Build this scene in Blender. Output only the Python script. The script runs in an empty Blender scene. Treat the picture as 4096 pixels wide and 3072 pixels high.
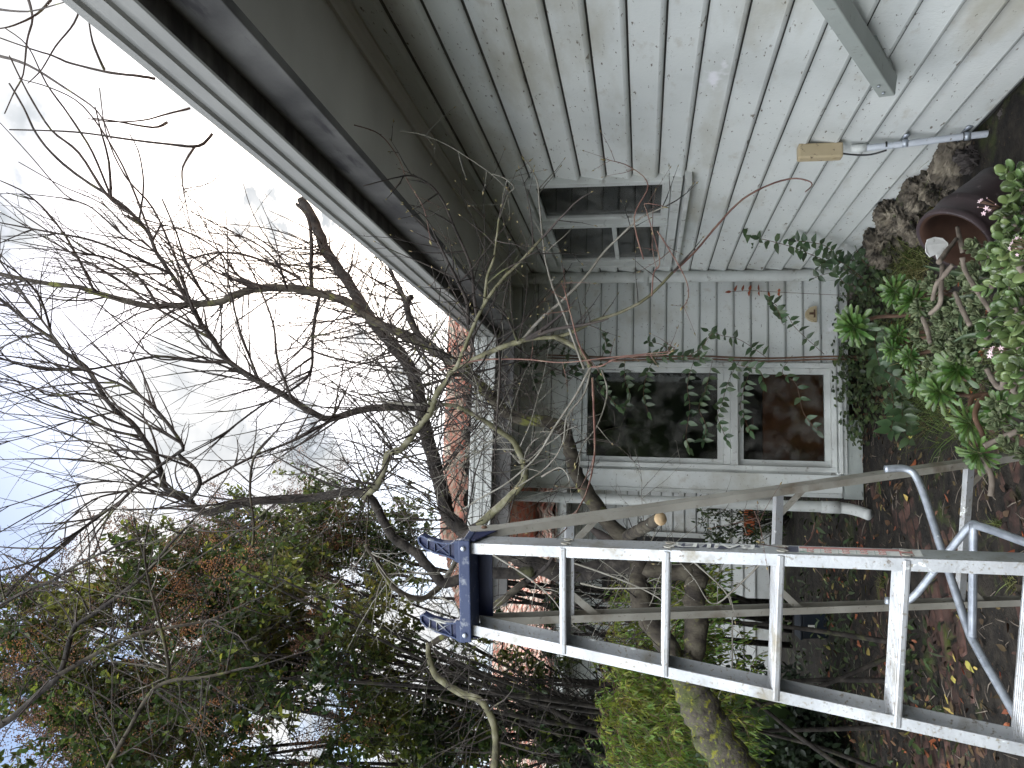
import bpy, bmesh, math, random
from mathutils import Vector, Matrix, noise
R = math.radians
V = Vector
sc = bpy.context.scene
col = sc.collection
rnd = random.Random(11)
U = rnd.uniform

# ------------------------------------------------------------------ camera
H = 1.62                                   # eye height
FPX, YAW, PIT, ROL = 3074.25, .113064, .17007, .011397
Fw = V((math.sin(YAW)*math.cos(PIT), math.cos(YAW)*math.cos(PIT), math.sin(PIT)))
Rt = V((math.cos(YAW), -math.sin(YAW), 0))
Up = Rt.cross(Fw)
Rt, Up = math.cos(ROL)*Rt + math.sin(ROL)*Up, -math.sin(ROL)*Rt + math.cos(ROL)*Up
EYE = V((0, 0, H))
cd = bpy.data.cameras.new('camera'); cam = bpy.data.objects.new('camera', cd); col.objects.link(cam)
cd.sensor_width = 36; cd.lens = 36*FPX/4096; cd.clip_start = .05; cd.clip_end = 2000
m = Matrix.Identity(4)                      # the photograph was taken with the camera on its side
for i, a in enumerate((-Up, Rt, -Fw)):
    for j in range(3): m[j][i] = a[j]
m.translation = EYE
cam.matrix_world = m
sc.camera = cam

# ------------------------------------------------------------------ sky, sun, exposure
sun_dir = (Fw + Rt*(756/FPX) + Up*(950/FPX)).normalized()
SUN_EL = math.asin(sun_dir.z); SUN_AZ = math.atan2(sun_dir.x, sun_dir.y)
w = bpy.data.worlds.new("World"); sc.world = w; w.use_nodes = True
nt = w.node_tree; nt.nodes.clear()
def N(t, **k):
    n = nt.nodes.new(t)
    for a, b in k.items(): setattr(n, a, b)
    return n
out = N('ShaderNodeOutputWorld'); bg = N('ShaderNodeBackground'); sky = N('ShaderNodeTexSky')
sky.sky_type = 'NISHITA'; sky.sun_disc = False; sky.sun_elevation = SUN_EL; sky.sun_rotation = SUN_AZ
tc = N('ShaderNodeTexCoord'); sep = N('ShaderNodeSeparateXYZ'); nt.links.new(tc.outputs['Generated'], sep.inputs[0])
zz = N('ShaderNodeMath', operation='MAXIMUM'); nt.links.new(sep.outputs[2], zz.inputs[0]); zz.inputs[1].default_value = .0
za = N('ShaderNodeMath', operation='ADD'); nt.links.new(zz.outputs[0], za.inputs[0]); za.inputs[1].default_value = .32
dv = N('ShaderNodeVectorMath', operation='DIVIDE'); nt.links.new(tc.outputs['Generated'], dv.inputs[0])
cb = N('ShaderNodeCombineXYZ')
for i in range(3): nt.links.new(za.outputs[0], cb.inputs[i])
nt.links.new(cb.outputs[0], dv.inputs[1])
mp = N('ShaderNodeMapping'); mp.inputs['Location'].default_value = (3.1, 1.75, 0); nt.links.new(dv.outputs[0], mp.inputs[0])
nz = N('ShaderNodeTexNoise'); nz.inputs['Scale'].default_value = 3.4; nz.inputs['Detail'].default_value = 7; nz.inputs['Roughness'].default_value = .56
nt.links.new(mp.outputs[0], nz.inputs['Vector'])
rp = N('ShaderNodeValToRGB'); rp.color_ramp.elements[0].position = .465; rp.color_ramp.elements[1].position = .54
nt.links.new(nz.outputs['Fac'], rp.inputs[0])
nz2 = N('ShaderNodeTexNoise'); nz2.inputs['Scale'].default_value = 5.5; nz2.inputs['Detail'].default_value = 5
nt.links.new(mp.outputs[0], nz2.inputs['Vector'])
cr = N('ShaderNodeValToRGB')
cr.color_ramp.elements[0].position = .36; cr.color_ramp.elements[0].color = (.52, .56, .60, 1)
cr.color_ramp.elements[1].position = .56; cr.color_ramp.elements[1].color = (1, 1, 1, 1)
nt.links.new(nz2.outputs['Fac'], cr.inputs[0])
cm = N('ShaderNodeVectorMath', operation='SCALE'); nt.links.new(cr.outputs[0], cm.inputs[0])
br = N('ShaderNodeMapRange'); br.inputs[1].default_value = .5; br.inputs[2].default_value = -.4; br.inputs[3].default_value = 4.5; br.inputs[4].default_value = 42.0   # unseen sky behind the camera boosted, added to brighten the shaded walls
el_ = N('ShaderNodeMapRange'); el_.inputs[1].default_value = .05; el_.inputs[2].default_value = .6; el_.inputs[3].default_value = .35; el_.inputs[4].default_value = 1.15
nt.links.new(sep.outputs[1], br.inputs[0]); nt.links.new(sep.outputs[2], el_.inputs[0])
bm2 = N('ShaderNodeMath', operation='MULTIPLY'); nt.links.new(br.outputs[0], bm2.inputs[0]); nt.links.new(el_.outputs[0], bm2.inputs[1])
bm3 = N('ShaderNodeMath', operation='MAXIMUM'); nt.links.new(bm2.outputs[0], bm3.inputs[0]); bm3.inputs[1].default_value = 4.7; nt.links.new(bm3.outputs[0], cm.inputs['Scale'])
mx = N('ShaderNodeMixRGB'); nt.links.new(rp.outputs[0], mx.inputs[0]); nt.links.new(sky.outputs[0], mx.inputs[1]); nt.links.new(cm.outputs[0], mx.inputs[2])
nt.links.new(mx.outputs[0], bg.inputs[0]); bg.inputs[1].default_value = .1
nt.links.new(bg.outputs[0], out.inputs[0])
sd = bpy.data.lights.new('sun', 'SUN'); sd.energy = 1.3; sd.angle = R(14); sd.color = (1, .96, .9)
so = bpy.data.objects.new('sun', sd); col.objects.link(so); so.rotation_euler = (-sun_dir).to_track_quat('-Z', 'Y').to_euler(); so.location = (0, 0, 12)
sc.view_settings.view_transform = 'Standard'; sc.view_settings.look = 'None'
sc.view_settings.exposure = 1.25; sc.view_settings.gamma = 1
sc.cycles.max_bounces = 8; sc.cycles.diffuse_bounces = 5; sc.cycles.transparent_max_bounces = 12
sc.cycles.caustics_reflective = False; sc.cycles.caustics_refractive = False
sc.cycles.sample_clamp_indirect = 6

# ------------------------------------------------------------------ helpers
def ray(x, y):                              # a direction through the photograph's 2212 x 1659 overview
    x *= 4096/2212; y *= 3072/1659
    return Fw + Rt*((3072-y-1536)/FPX) - Up*((x-2048)/FPX)
def P(x, y, Y): d = ray(x, y); return EYE + d*(Y/d.y)
def onX(x, y, X): d = ray(x, y); return EYE + d*(X/d.x)
def onZ(x, y, Z): d = ray(x, y); return EYE + d*((Z-H)/d.z)

class MB:
    def __init__(s): s.v = []; s.f = []; s.mi = []; s.sm = True
    def add(s, vs, fs, mi=0):
        o = len(s.v); s.v += [tuple(v) for v in vs]
        for f in fs: s.f.append([i+o for i in f]); s.mi.append(mi)
    def box(s, c, sx, sy, sz, ax=None, mi=0):
        c = V(c); X, Y, Z = ax or (V((1, 0, 0)), V((0, 1, 0)), V((0, 0, 1)))
        vs = [c + X*(sx*a/2) + Y*(sy*b/2) + Z*(sz*e/2) for a in (-1, 1) for b in (-1, 1) for e in (-1, 1)]
        s.add(vs, [(0, 1, 3, 2), (4, 6, 7, 5), (0, 4, 5, 1), (2, 3, 7, 6), (0, 2, 6, 4), (1, 5, 7, 3)], mi)
    def span(s, a, b, mi=0):                # axis box between two corners
        a, b = V(a), V(b); d = b-a
        s.box((a+b)/2, abs(d.x), abs(d.y), abs(d.z), None, mi)
    def bar(s, a, b, wd, th, upv=(0, 0, 1), mi=0):
        a, b = V(a), V(b); d = (b-a); L = d.length; d.normalize()
        n = V(upv); n = (n - d*n.dot(d)).normalized(); e = d.cross(n)
        s.box((a+b)/2, wd, th, L, (e, n, d), mi)
    def tube(s, pts, rad, n=6, cap=True, mi=0):
        k = len(pts)
        if not hasattr(rad, '__len__'): rad = [rad]*k
        t = (pts[1]-pts[0]).normalized()
        u = t.orthogonal().normalized(); o = len(s.v)
        cs = [(math.cos(2*math.pi*i/n), math.sin(2*math.pi*i/n)) for i in range(n)]
        for i in range(k):
            t = (pts[min(i+1, k-1)] - pts[max(i-1, 0)])
            if t.length < 1e-9: t = V((0, 0, 1))
            t.normalize(); u = u - t*u.dot(t)
            if u.length < 1e-6: u = t.orthogonal()
            u.normalize(); v = t.cross(u); r = rad[i]; p = pts[i]
            for c, q in cs: s.v.append(tuple(p + u*(c*r) + v*(q*r)))
        for i in range(k-1):
            for j in range(n):
                a = o+i*n+j; b = o+i*n+(j+1) % n
                s.f.append([a, b, b+n, a+n]); s.mi.append(mi)
        if cap:
            s.f.append([o+j for j in range(n)][::-1]); s.mi.append(mi)
            s.f.append([o+(k-1)*n+j for j in range(n)]); s.mi.append(mi)
    def extrude(s, prof, a, b, A, B, C, closed=False, mi=0, caps=True):
        """profile of (p, q) in directions A, B swept from C*a to C*b"""
        k = len(prof); o = len(s.v)
        for t in (a, b):
            for p, q in prof: s.v.append(tuple(A*p + B*q + C*t))
        for i in range(k if closed else k-1):
            j = (i+1) % k
            s.f.append([o+i, o+j, o+k+j, o+k+i]); s.mi.append(mi)
        if caps and k > 2:
            s.f.append([o+i for i in range(k)]); s.mi.append(mi)
            s.f.append([o+k+i for i in range(k)][::-1]); s.mi.append(mi)

def props(o, label=None, cat=None, group=None, kind=None):
    if label: o['label'] = label
    if cat: o['category'] = cat
    if group: o['group'] = group
    if kind: o['kind'] = kind
    return o
def chain_loc(o):
    l = V((0, 0, 0))
    while o: l += o.location; o = o.parent
    return l
def ob(name, mb, mats, parent=None, smooth=None, bevel=0):
    me = bpy.data.meshes.new(name)
    if parent: off = chain_loc(parent); loc = V((0, 0, 0))
    else:
        xs, ys, zs = zip(*mb.v); off = V(((min(xs)+max(xs))/2, (min(ys)+max(ys))/2, min(zs))); loc = off
    me.from_pydata([(a-off.x, b-off.y, c-off.z) for a, b, c in mb.v], [], mb.f)
    mats = mats if isinstance(mats, (list, tuple)) else [mats]
    for q in mats: me.materials.append(q)
    if len(mats) > 1: me.polygons.foreach_set('material_index', mb.mi)
    sm = mb.sm if smooth is None else smooth
    me.polygons.foreach_set('use_smooth', [sm]*len(me.polygons))
    me.update()
    o = bpy.data.objects.new(name, me); col.objects.link(o); o.location = loc; o.parent = parent
    if bevel:
        b = o.modifiers.new('bevel', 'BEVEL'); b.width = bevel; b.segments = 2; b.limit_method = 'ANGLE'
    return o
def empty(name, loc, label, cat, group=None):
    o = bpy.data.objects.new(name, None); col.objects.link(o); o.location = loc; o.empty_display_size = .1
    return props(o, label, cat, group)

def spline(pts, k=4):                       # Catmull-Rom through points; each a tuple (Vector, radius)
    o = []; n = len(pts)
    for i in range(n-1):
        p0, p1, p2, p3 = (pts[max(i-1, 0)], pts[i], pts[i+1], pts[min(i+2, n-1)])
        for j in range(k):
            t = j/k
            q = .5*((2*p1[0]) + (p2[0]-p0[0])*t + (2*p0[0]-5*p1[0]+4*p2[0]-p3[0])*t*t + (3*p1[0]-p0[0]-3*p2[0]+p3[0])*t**3)
            o.append((q, p1[1]+(p2[1]-p1[1])*t))
    o.append(pts[-1]); return o
def rv(): 
    while 1:
        v = V((U(-1, 1), U(-1, 1), U(-1, 1)))
        if .05 < v.length < 1: return v.normalized()

def leaf(mb, p, d, n, L, W, prof=((.35, .8), (.65, .9)), fold=.15, droop=.15, mi=0):
    d = d.normalized(); s = d.cross(n)
    if s.length < 1e-4: s = d.orthogonal()
    s.normalize(); n = s.cross(d); o = len(mb.v)
    mb.v.append(tuple(p))
    for t, w_ in prof:
        c = p + d*(L*t) - n*(droop*L*t*t); hw = W*.5*w_
        mb.v += [tuple(c - s*hw + n*(fold*hw)), tuple(c), tuple(c + s*hw + n*(fold*hw))]
    mb.v.append(tuple(p + d*L - n*(droop*L)))
    k = len(prof)
    F = [[o, o+2, o+1], [o, o+3, o+2]]
    for i in range(k-1):
        a = o+1+3*i
        F += [[a, a+1, a+4, a+3], [a+1, a+2, a+5, a+4]]
    a = o+1+3*(k-1); e = o+1+3*k
    F += [[a, a+1, e], [a+1, a+2, e]]
    mb.f += F; mb.mi += [mi]*len(F)
OVATE = ((.18, .75), (.42, 1), (.72, .62)); LANCE = ((.3, .9), (.62, .8)); SPOON = ((.3, .42), (.62, .75), (.86, 1), (.97, .6)); ROUND = ((.15, .6), (.45, 1), (.8, .8))

# ------------------------------------------------------------------ materials
def mat(name, cols, scale=8, rough=.7, bump=0, bscale=None, metal=0, spec=.4, island=0, coord='Object', stretch=(1, 1, 1), trans=0, lo=.35, hi=.65, detail=6, hue=0, spots=None):
    m = bpy.data.materials.new(name); m.use_nodes = True; t = m.node_tree; L = t.links
    b = t.nodes['Principled BSDF']; b.inputs['Roughness'].default_value = rough; b.inputs['Metallic'].default_value = metal
    b.inputs['Specular IOR Level'].default_value = spec
    tc = t.nodes.new('ShaderNodeTexCoord'); mp = t.nodes.new('ShaderNodeMapping'); mp.inputs['Scale'].default_value = stretch
    L.new(tc.outputs[coord], mp.inputs[0])
    nz = t.nodes.new('ShaderNodeTexNoise'); nz.inputs['Scale'].default_value = scale; nz.inputs['Detail'].default_value = detail; L.new(mp.outputs[0], nz.inputs['Vector'])
    rp = t.nodes.new('ShaderNodeValToRGB'); e = rp.color_ramp.elements
    while len(e) < len(cols): e.new(.5)
    for i, c in enumerate(cols):
        e[i].position = lo + (hi-lo)*i/max(1, len(cols)-1); e[i].color = (*c, 1)
    L.new(nz.outputs['Fac'], rp.inputs[0]); c = rp.outputs[0]
    for sp in spots or ():
        scol, sscale, s0, s1 = sp[:4]
        n2 = t.nodes.new('ShaderNodeTexNoise'); n2.inputs['Scale'].default_value = sscale; n2.inputs['Detail'].default_value = 5; n2.inputs['Roughness'].default_value = .6
        m2 = t.nodes.new('ShaderNodeMapping'); m2.inputs['Location'].default_value = (sscale, 3.3, 1.1)
        m2.inputs['Scale'].default_value = sp[4] if len(sp) > 4 else (1, 1, 1)
        L.new(tc.outputs[coord], m2.inputs[0]); L.new(m2.outputs[0], n2.inputs['Vector'])
        r2 = t.nodes.new('ShaderNodeValToRGB'); r2.color_ramp.elements[0].position = s0; r2.color_ramp.elements[1].position = s1
        L.new(n2.outputs['Fac'], r2.inputs[0])
        mx = t.nodes.new('ShaderNodeMixRGB'); L.new(r2.outputs[0], mx.inputs[0]); L.new(c, mx.inputs[1]); mx.inputs[2].default_value = (*scol, 1); c = mx.outputs[0]
    if island or hue:
        g = t.nodes.new('ShaderNodeNewGeometry'); hs = t.nodes.new('ShaderNodeHueSaturation')
        a = t.nodes.new('ShaderNodeMapRange'); a.inputs[3].default_value = 1-island; a.inputs[4].default_value = 1+island
        L.new(g.outputs['Random Per Island'], a.inputs[0]); L.new(a.outputs[0], hs.inputs['Value'])
        if hue:
            k = t.nodes.new('ShaderNodeMath'); k.operation = 'MULTIPLY'; k.inputs[1].default_value = 7.31; L.new(g.outputs['Random Per Island'], k.inputs[0])
            fr = t.nodes.new('ShaderNodeMath'); fr.operation = 'FRACT'; L.new(k.outputs[0], fr.inputs[0])
            a2 = t.nodes.new('ShaderNodeMapRange'); a2.inputs[3].default_value = .5-hue; a2.inputs[4].default_value = .5+hue; L.new(fr.outputs[0], a2.inputs[0]); L.new(a2.outputs[0], hs.inputs['Hue'])
        L.new(c, hs.inputs['Color']); c = hs.outputs[0]
    L.new(c, b.inputs['Base Color'])
    if bump:
        n3 = t.nodes.new('ShaderNodeTexNoise'); n3.inputs['Scale'].default_value = bscale or scale*3; n3.inputs['Detail'].default_value = 6; L.new(mp.outputs[0], n3.inputs['Vector'])
        bp = t.nodes.new('ShaderNodeBump'); bp.inputs['Strength'].default_value = bump; bp.inputs['Distance'].default_value = .01; L.new(n3.outputs['Fac'], bp.inputs['Height']); L.new(bp.outputs[0], b.inputs['Normal'])
    if trans:
        tr = t.nodes.new('ShaderNodeBsdfTranslucent'); ms = t.nodes.new('ShaderNodeMixShader'); ms.inputs[0].default_value = trans
        hs2 = t.nodes.new('ShaderNodeHueSaturation'); hs2.inputs['Value'].default_value = 1.9; hs2.inputs['Hue'].default_value = .48; L.new(c, hs2.inputs['Color']); L.new(hs2.outputs[0], tr.inputs[0])
        L.new(b.outputs[0], ms.inputs[1]); L.new(tr.outputs[0], ms.inputs[2]); L.new(ms.outputs[0], t.nodes['Material Output'].inputs[0])
    return m
DIRT = (.16, .14, .11)
PAINT = mat('weathered_white_paint', [(.46, .475, .455), (.58, .60, .585), (.63, .65, .63)], 1.7, .55, .12, 70, lo=.25, hi=.6,
            spots=[((.36, .34, .27), 2.6, .54, .78, (1, .35, 1)), (DIRT, 24, .66, .70, (1, .4, 1.3)), ((.12, .10, .08), 60, .655, .69, (1, .45, 1.2)), ((.45, .43, .38), 12, .60, .78, (1, .5, 1)), ((.75, .74, .77), 2.1, .68, .72, (1, .7, 1))])
GROOVE_SHADE = mat('shadow_dark_board_groove', [(.07, .065, .055), (.15, .145, .13)], 12, .9)  # dark colour paints in the shadow line under each board
PAINT2 = mat('grey_white_trim_paint', [(.47, .48, .46), (.60, .62, .60)], 5, .5, .15, 60, spots=[(DIRT, 14, .6, .74), (DIRT, 60, .66, .72)])
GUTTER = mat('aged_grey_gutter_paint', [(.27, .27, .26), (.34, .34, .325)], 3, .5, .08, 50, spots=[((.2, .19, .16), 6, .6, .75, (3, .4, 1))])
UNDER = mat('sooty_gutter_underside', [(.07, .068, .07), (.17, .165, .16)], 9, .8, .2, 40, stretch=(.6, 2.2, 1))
SOFFIT = mat('grey_soffit_paint', [(.48, .465, .43), (.60, .585, .545)], 2.2, .6, .08, 60, spots=[((.2, .17, .14), 4, .63, .8)])
FASCIA = mat('shade_dark_mouldy_fascia_paint', [(.06, .058, .058), (.11, .107, .104), (.16, .157, .15)], 4, .65, .1, 60, spots=[((.04, .037, .04), 9, .55, .66, (1, .5, 2.5))])  # dark base tone carries the gutter's shade; the streaks are mould
TILE = mat('lichened_terracotta', [(.36, .12, .085), (.42, .19, .14), (.40, .36, .30)], 9, .85, .5, 40, island=.25, lo=.3, hi=.62, spots=[((.27, .26, .21), 16, .5, .6), ((.08, .07, .05), 30, .62, .7)])
BARK = mat('grey_green_bark', [(.018, .014, .011), (.042, .035, .025), (.075, .066, .048)], 20, .9, .9, 55, stretch=(1, 1, .45), spots=[((.13, .135, .035), 9, .57, .66), ((.30, .32, .27), 22, .68, .72)])
DARKBARK = mat('dark_bark', [(.012, .010, .009), (.026, .022, .019), (.05, .043, .036)], 18, .9, .9, 50, spots=[((.075, .08, .03), 7, .6, .7)])
MOSSBARK = mat('mossy_bark', [(.04, .034, .027), (.085, .075, .058)], 22, .95, 1, 60, spots=[((.055, .065, .02), 6, .5, .64), ((.15, .15, .02), 26, .55, .62), ((.10, .12, .02), 55, .58, .64)])
TWIG = mat('twig_bark', [(.022, .017, .015), (.05, .04, .034)], 14, .8, .3, 90, island=.35, spots=[((.09, .095, .04), 6, .60, .68), ((.2, .2, .165), 17, .68, .74)])
OLIVE = mat('olive_branch_bark', [(.055, .05, .03), (.105, .10, .05), (.17, .16, .11)], 16, .75, .3, 80, spots=[((.05, .04, .035), 30, .62, .7)])
REDTWIG = mat('red_brown_shoot_bark', [(.10, .045, .035), (.17, .085, .065), (.20, .14, .10)], 22, .55, .2, 90)
PALETWIG = mat('pale_grey_shoot_bark', [(.12, .11, .085), (.22, .21, .18)], 20, .7, .2, 80, spots=[((.08, .07, .05), 40, .6, .68)])
BUD = mat('yellow_green_bud', [(.20, .19, .07), (.30, .22, .12)], 60, .6, island=.3)
CUT = mat('sawn_wood_end', [(.42, .28, .15), (.55, .42, .26)], 30, .8, .2, stretch=(1, 1, 1))
ALU = mat('weathered_aluminium', [(.34, .35, .36), (.46, .475, .49), (.58, .595, .61)], 5, .42, .1, 120, metal=.5, spec=.5, spots=[((.27, .25, .20), 9, .56, .72), ((.84, .86, .85), 13, .64, .67, (1, 1, .5)), ((.16, .13, .10), 30, .64, .72), ((.30, .28, .24), 90, .58, .66)])
ALU2 = mat('dirty_aluminium', [(.30, .285, .245), (.42, .405, .36)], 8, .55, .06, 120, metal=.3, spots=[((.17, .13, .09), 6, .55, .75), ((.18, .16, .13), 50, .62, .72)])
GALV = mat('galvanised_steel', [(.33, .36, .41), (.48, .52, .57)], 40, .4, .05, metal=.6, spots=[((.8, .8, .8), 12, .68, .71), ((.2, .2, .2), 60, .64, .72)])
BLUE = mat('scuffed_navy_plastic', [(.022, .035, .085), (.04, .058, .125)], 9, .5, .05, 90, spots=[((.36, .36, .33), 8, .60, .68), ((.22, .24, .28), 40, .58, .70)])
DBLUE = mat('dark_blue_plastic', [(.008, .013, .05), (.013, .02, .07)], 9, .45)
STICK = mat('white_sticker_vinyl', [(.72, .72, .68), (.80, .80, .77)], 20, .5, spots=[((.5, .47, .42), 40, .57, .66)])
NAVY = mat('navy_sticker_ink', [(.05, .055, .09), (.10, .10, .14)], 30, .5)
REDINK = mat('faded_red_ink', [(.50, .20, .18), (.58, .30, .27)], 30, .5)
GREENINK = mat('faded_green_ink', [(.25, .40, .34), (.35, .46, .40)], 30, .5)
SOIL = mat('dark_leafy_soil', [(.006, .005, .004), (.015, .012, .009), (.03, .024, .018)], 14, .95, 1, 45, spots=[((.05, .065, .015), 2.2, .6, .7), ((.10, .065, .035), 40, .64, .7)])
BRICK = mat('worn_red_brick', [(.028, .018, .014), (.065, .033, .026), (.10, .055, .044)], 10, .9, .5, 40, island=.35, spots=[((.018, .015, .012), 8, .5, .64), ((.06, .08, .015), 3.5, .57, .66)])
STONE = mat('rough_fieldstone', [(.035, .03, .024), (.13, .11, .085), (.27, .235, .18)], 11, .9, 1, 26, spots=[((.02, .017, .013), 12, .52, .62), ((.06, .075, .025), 7, .6, .7)])
STONE2 = mat('smooth_purple_stone', [(.045, .038, .036), (.10, .088, .082)], 7, .85, .4, 40)
CLAY = mat('purple_brown_glazed_clay', [(.035, .024, .026), (.06, .042, .045)], 6, .48, .1, 60, spots=[((.11, .09, .09), 26, .62, .7)])
CLAYIN = mat('bare_clay_inside', [(.045, .022, .014), (.075, .038, .024)], 9, .9)
CHALK = mat('chalky_white_shard', [(.52, .52, .5), (.66, .66, .64)], 12, .8, .2, spots=[((.3, .3, .28), 40, .6, .7)])
BEIGE = mat('beige_moulded_plastic', [(.42, .34, .21), (.50, .41, .27)], 6, .5, .05, spots=[((.08, .06, .04), 30, .62, .7)])
CONDUIT = mat('pale_grey_pvc', [(.46, .49, .54), (.56, .59, .63)], 6, .4, .03, spots=[((.2, .19, .17), 34, .64, .7)])
BLACKP = mat('black_cable_plastic', [(.012, .012, .012), (.03, .03, .03)], 9, .5)
BEAM = mat('sage_grey_painted_timber', [(.30, .325, .305), (.36, .385, .365)], 5, .55, .15, 50, spots=[((.2, .2, .17), 30, .62, .72)])
ROOM = mat('dim_room_wall', [(.05, .048, .045), (.08, .076, .07)], 2, .9)
ORANGE = mat('orange_brown_wood', [(.16, .05, .018), (.24, .085, .03)], 3, .6, stretch=(4, 1, .6))
RUST = mat('dull_red_cloth', [(.20, .075, .06), (.28, .11, .09)], 5, .8)
GREYP = mat('grey_reflection_panel', [(.15, .155, .155), (.21, .215, .21)], 3, .7)
ORG = mat('orange_plastic', [(.32, .07, .02), (.42, .11, .035)], 6, .6)
SHEET = mat('white_board', [(.45, .45, .42), (.54, .54, .51)], 4, .7)
BINBLUE = mat('dark_blue_bin_plastic', [(.008, .013, .022), (.012, .02, .034)], 5, .5)
LEAFP = mat('privet_leaf', [(.018, .036, .011), (.04, .066, .018), (.11, .12, .026)], 1.2, .36, trans=.45, island=.5, hue=.03, spec=.5)
LEAFY = mat('yellow_green_leaf', [(.09, .13, .02), (.17, .19, .03)], 2, .45, trans=.4, island=.4, hue=.02)
BERRY = mat('rusty_berry', [(.26, .11, .035), (.14, .065, .03), (.04, .035, .04)], 3, .55, island=.6)
LEAFV = mat('climber_leaf', [(.035, .07, .028), (.065, .105, .045)], 5, .35, trans=.15, island=.4, spec=.6, hue=.02)
LEAFD = mat('dark_ground_leaf', [(.022, .036, .012), (.05, .075, .025)], 5, .5, trans=.12, island=.5, hue=.03)
LEAFK = mat('shade_darkened_ivy_leaf', [(.008, .014, .007), (.02, .034, .015)], 5, .5, island=.6)  # ground leaf colour darkened to stand for deep shade
LEAFG = mat('small_grey_green_leaf', [(.085, .115, .055), (.16, .19, .10)], 6, .5, island=.4, trans=.1, hue=.02)
LEAFW = mat('narrow_weeping_leaf', [(.05, .11, .018), (.11, .18, .028), (.19, .20, .03)], 3, .45, trans=.4, island=.5, hue=.03)
JADE = mat('glossy_jade_leaf', [(.055, .095, .03), (.13, .18, .065)], 8, .2, island=.5, spec=.6, hue=.015, trans=.08)
AEON = mat('fresh_green_rosette_leaf', [(.05, .11, .022), (.10, .17, .045)], 9, .3, island=.45, hue=.02, trans=.12, spec=.6)
GRASS = mat('grass_blade', [(.05, .09, .02), (.10, .13, .035), (.17, .15, .06)], 3, .6, island=.45, trans=.25)
DRY = mat('dry_fallen_leaf', [(.025, .016, .010), (.05, .03, .016), (.11, .065, .03)], 4, .8, island=.7, hue=.03)
YEL = mat('yellowed_fallen_leaf', [(.28, .24, .05), (.38, .30, .09)], 4, .7, island=.4, hue=.03)
REDLEAF = mat('rust_red_leaf', [(.22, .06, .025), (.30, .10, .04)], 5, .6, island=.3, trans=.2)
STEM = mat('red_brown_stem', [(.10, .055, .035), (.16, .095, .06)], 20, .7)
GSTEM = mat('grey_woody_stem', [(.13, .105, .085), (.22, .185, .15)], 22, .85, .4, 60)
PINK = mat('pale_pink_petal', [(.66, .48, .52), (.75, .60, .62)], 20, .6, trans=.2, island=.15)

def glass():
    m = bpy.data.materials.new('dusty_window_glass'); m.use_nodes = True; t = m.node_tree; L = t.links; t.nodes.clear()
    o = t.nodes.new('ShaderNodeOutputMaterial'); g = t.nodes.new('ShaderNodeBsdfGlossy'); g.inputs[1].default_value = .03
    tr = t.nodes.new('ShaderNodeBsdfTransparent'); tr.inputs[0].default_value = (.78, .8, .78, 1)
    fr = t.nodes.new('ShaderNodeFresnel'); fr.inputs[0].default_value = 1.6
    a = t.nodes.new('ShaderNodeMixShader'); L.new(fr.outputs[0], a.inputs[0]); L.new(tr.outputs[0], a.inputs[1]); L.new(g.outputs[0], a.inputs[2])
    df = t.nodes.new('ShaderNodeBsdfDiffuse'); df.inputs[0].default_value = (.30, .29, .27, 1)
    tc = t.nodes.new('ShaderNodeTexCoord'); nz = t.nodes.new('ShaderNodeTexNoise'); nz.inputs['Scale'].default_value = 7; nz.inputs['Detail'].default_value = 6; L.new(tc.outputs['Object'], nz.inputs['Vector'])
    rp = t.nodes.new('ShaderNodeValToRGB'); rp.color_ramp.elements[0].position = .45; rp.color_ramp.elements[1].position = .8; rp.color_ramp.elements[1].color = (.28, .28, .28, 1); L.new(nz.outputs[0], rp.inputs[0])
    b = t.nodes.new('ShaderNodeMixShader'); L.new(rp.outputs[0], b.inputs[0]); L.new(a.outputs[0], b.inputs[1]); L.new(df.outputs[0], b.inputs[2]); L.new(b.outputs[0], o.inputs[0])
    return m
GLASS = glass()

# ------------------------------------------------------------------ ground
XW, YF = 1.60, 6.10                         # side wall plane, wing wall plane
def sstep(a, b, x): t = min(1, max(0, (x-a)/(b-a))); return t*t*(3-2*t)
def gz(x, y):
    h = .15*sstep(.75, 1.25, x)*(1-sstep(3.6, 5.2, y))
    return h + .018*(noise.noise(V((x*2.3, y*2.3, .3)))) + .012*noise.noise(V((x*8, y*8, 1.7)))
def build_ground():
    mb = MB()
    def axis(lo, hi, st, far):
        a = []; x = lo
        while x <= hi: a.append(x); x += st
        k = st; e = []; x = lo
        while x > -far: k *= 1.6; x -= k; e.append(x)
        f = []; x = a[-1]; k = st
        while x < far: k *= 1.6; x += k; f.append(x)
        return e[::-1] + a + f
    xs = axis(-3.6, 1.62, .05, 900); ys = axis(1.2, 9.6, .055, 900)
    nx = len(xs)
    for y in ys:
        for x in xs: mb.v.append((x, y, gz(x, y) if abs(x) < 9 and abs(y) < 14 else 0))
    for j in range(len(ys)-1):
        for i in range(nx-1):
            a = j*nx+i; mb.f.append([a, a+1, a+nx+1, a+nx]); mb.mi.append(0)
    o = ob('ground', mb, SOIL); props(o, kind='structure')
build_ground()
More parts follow.
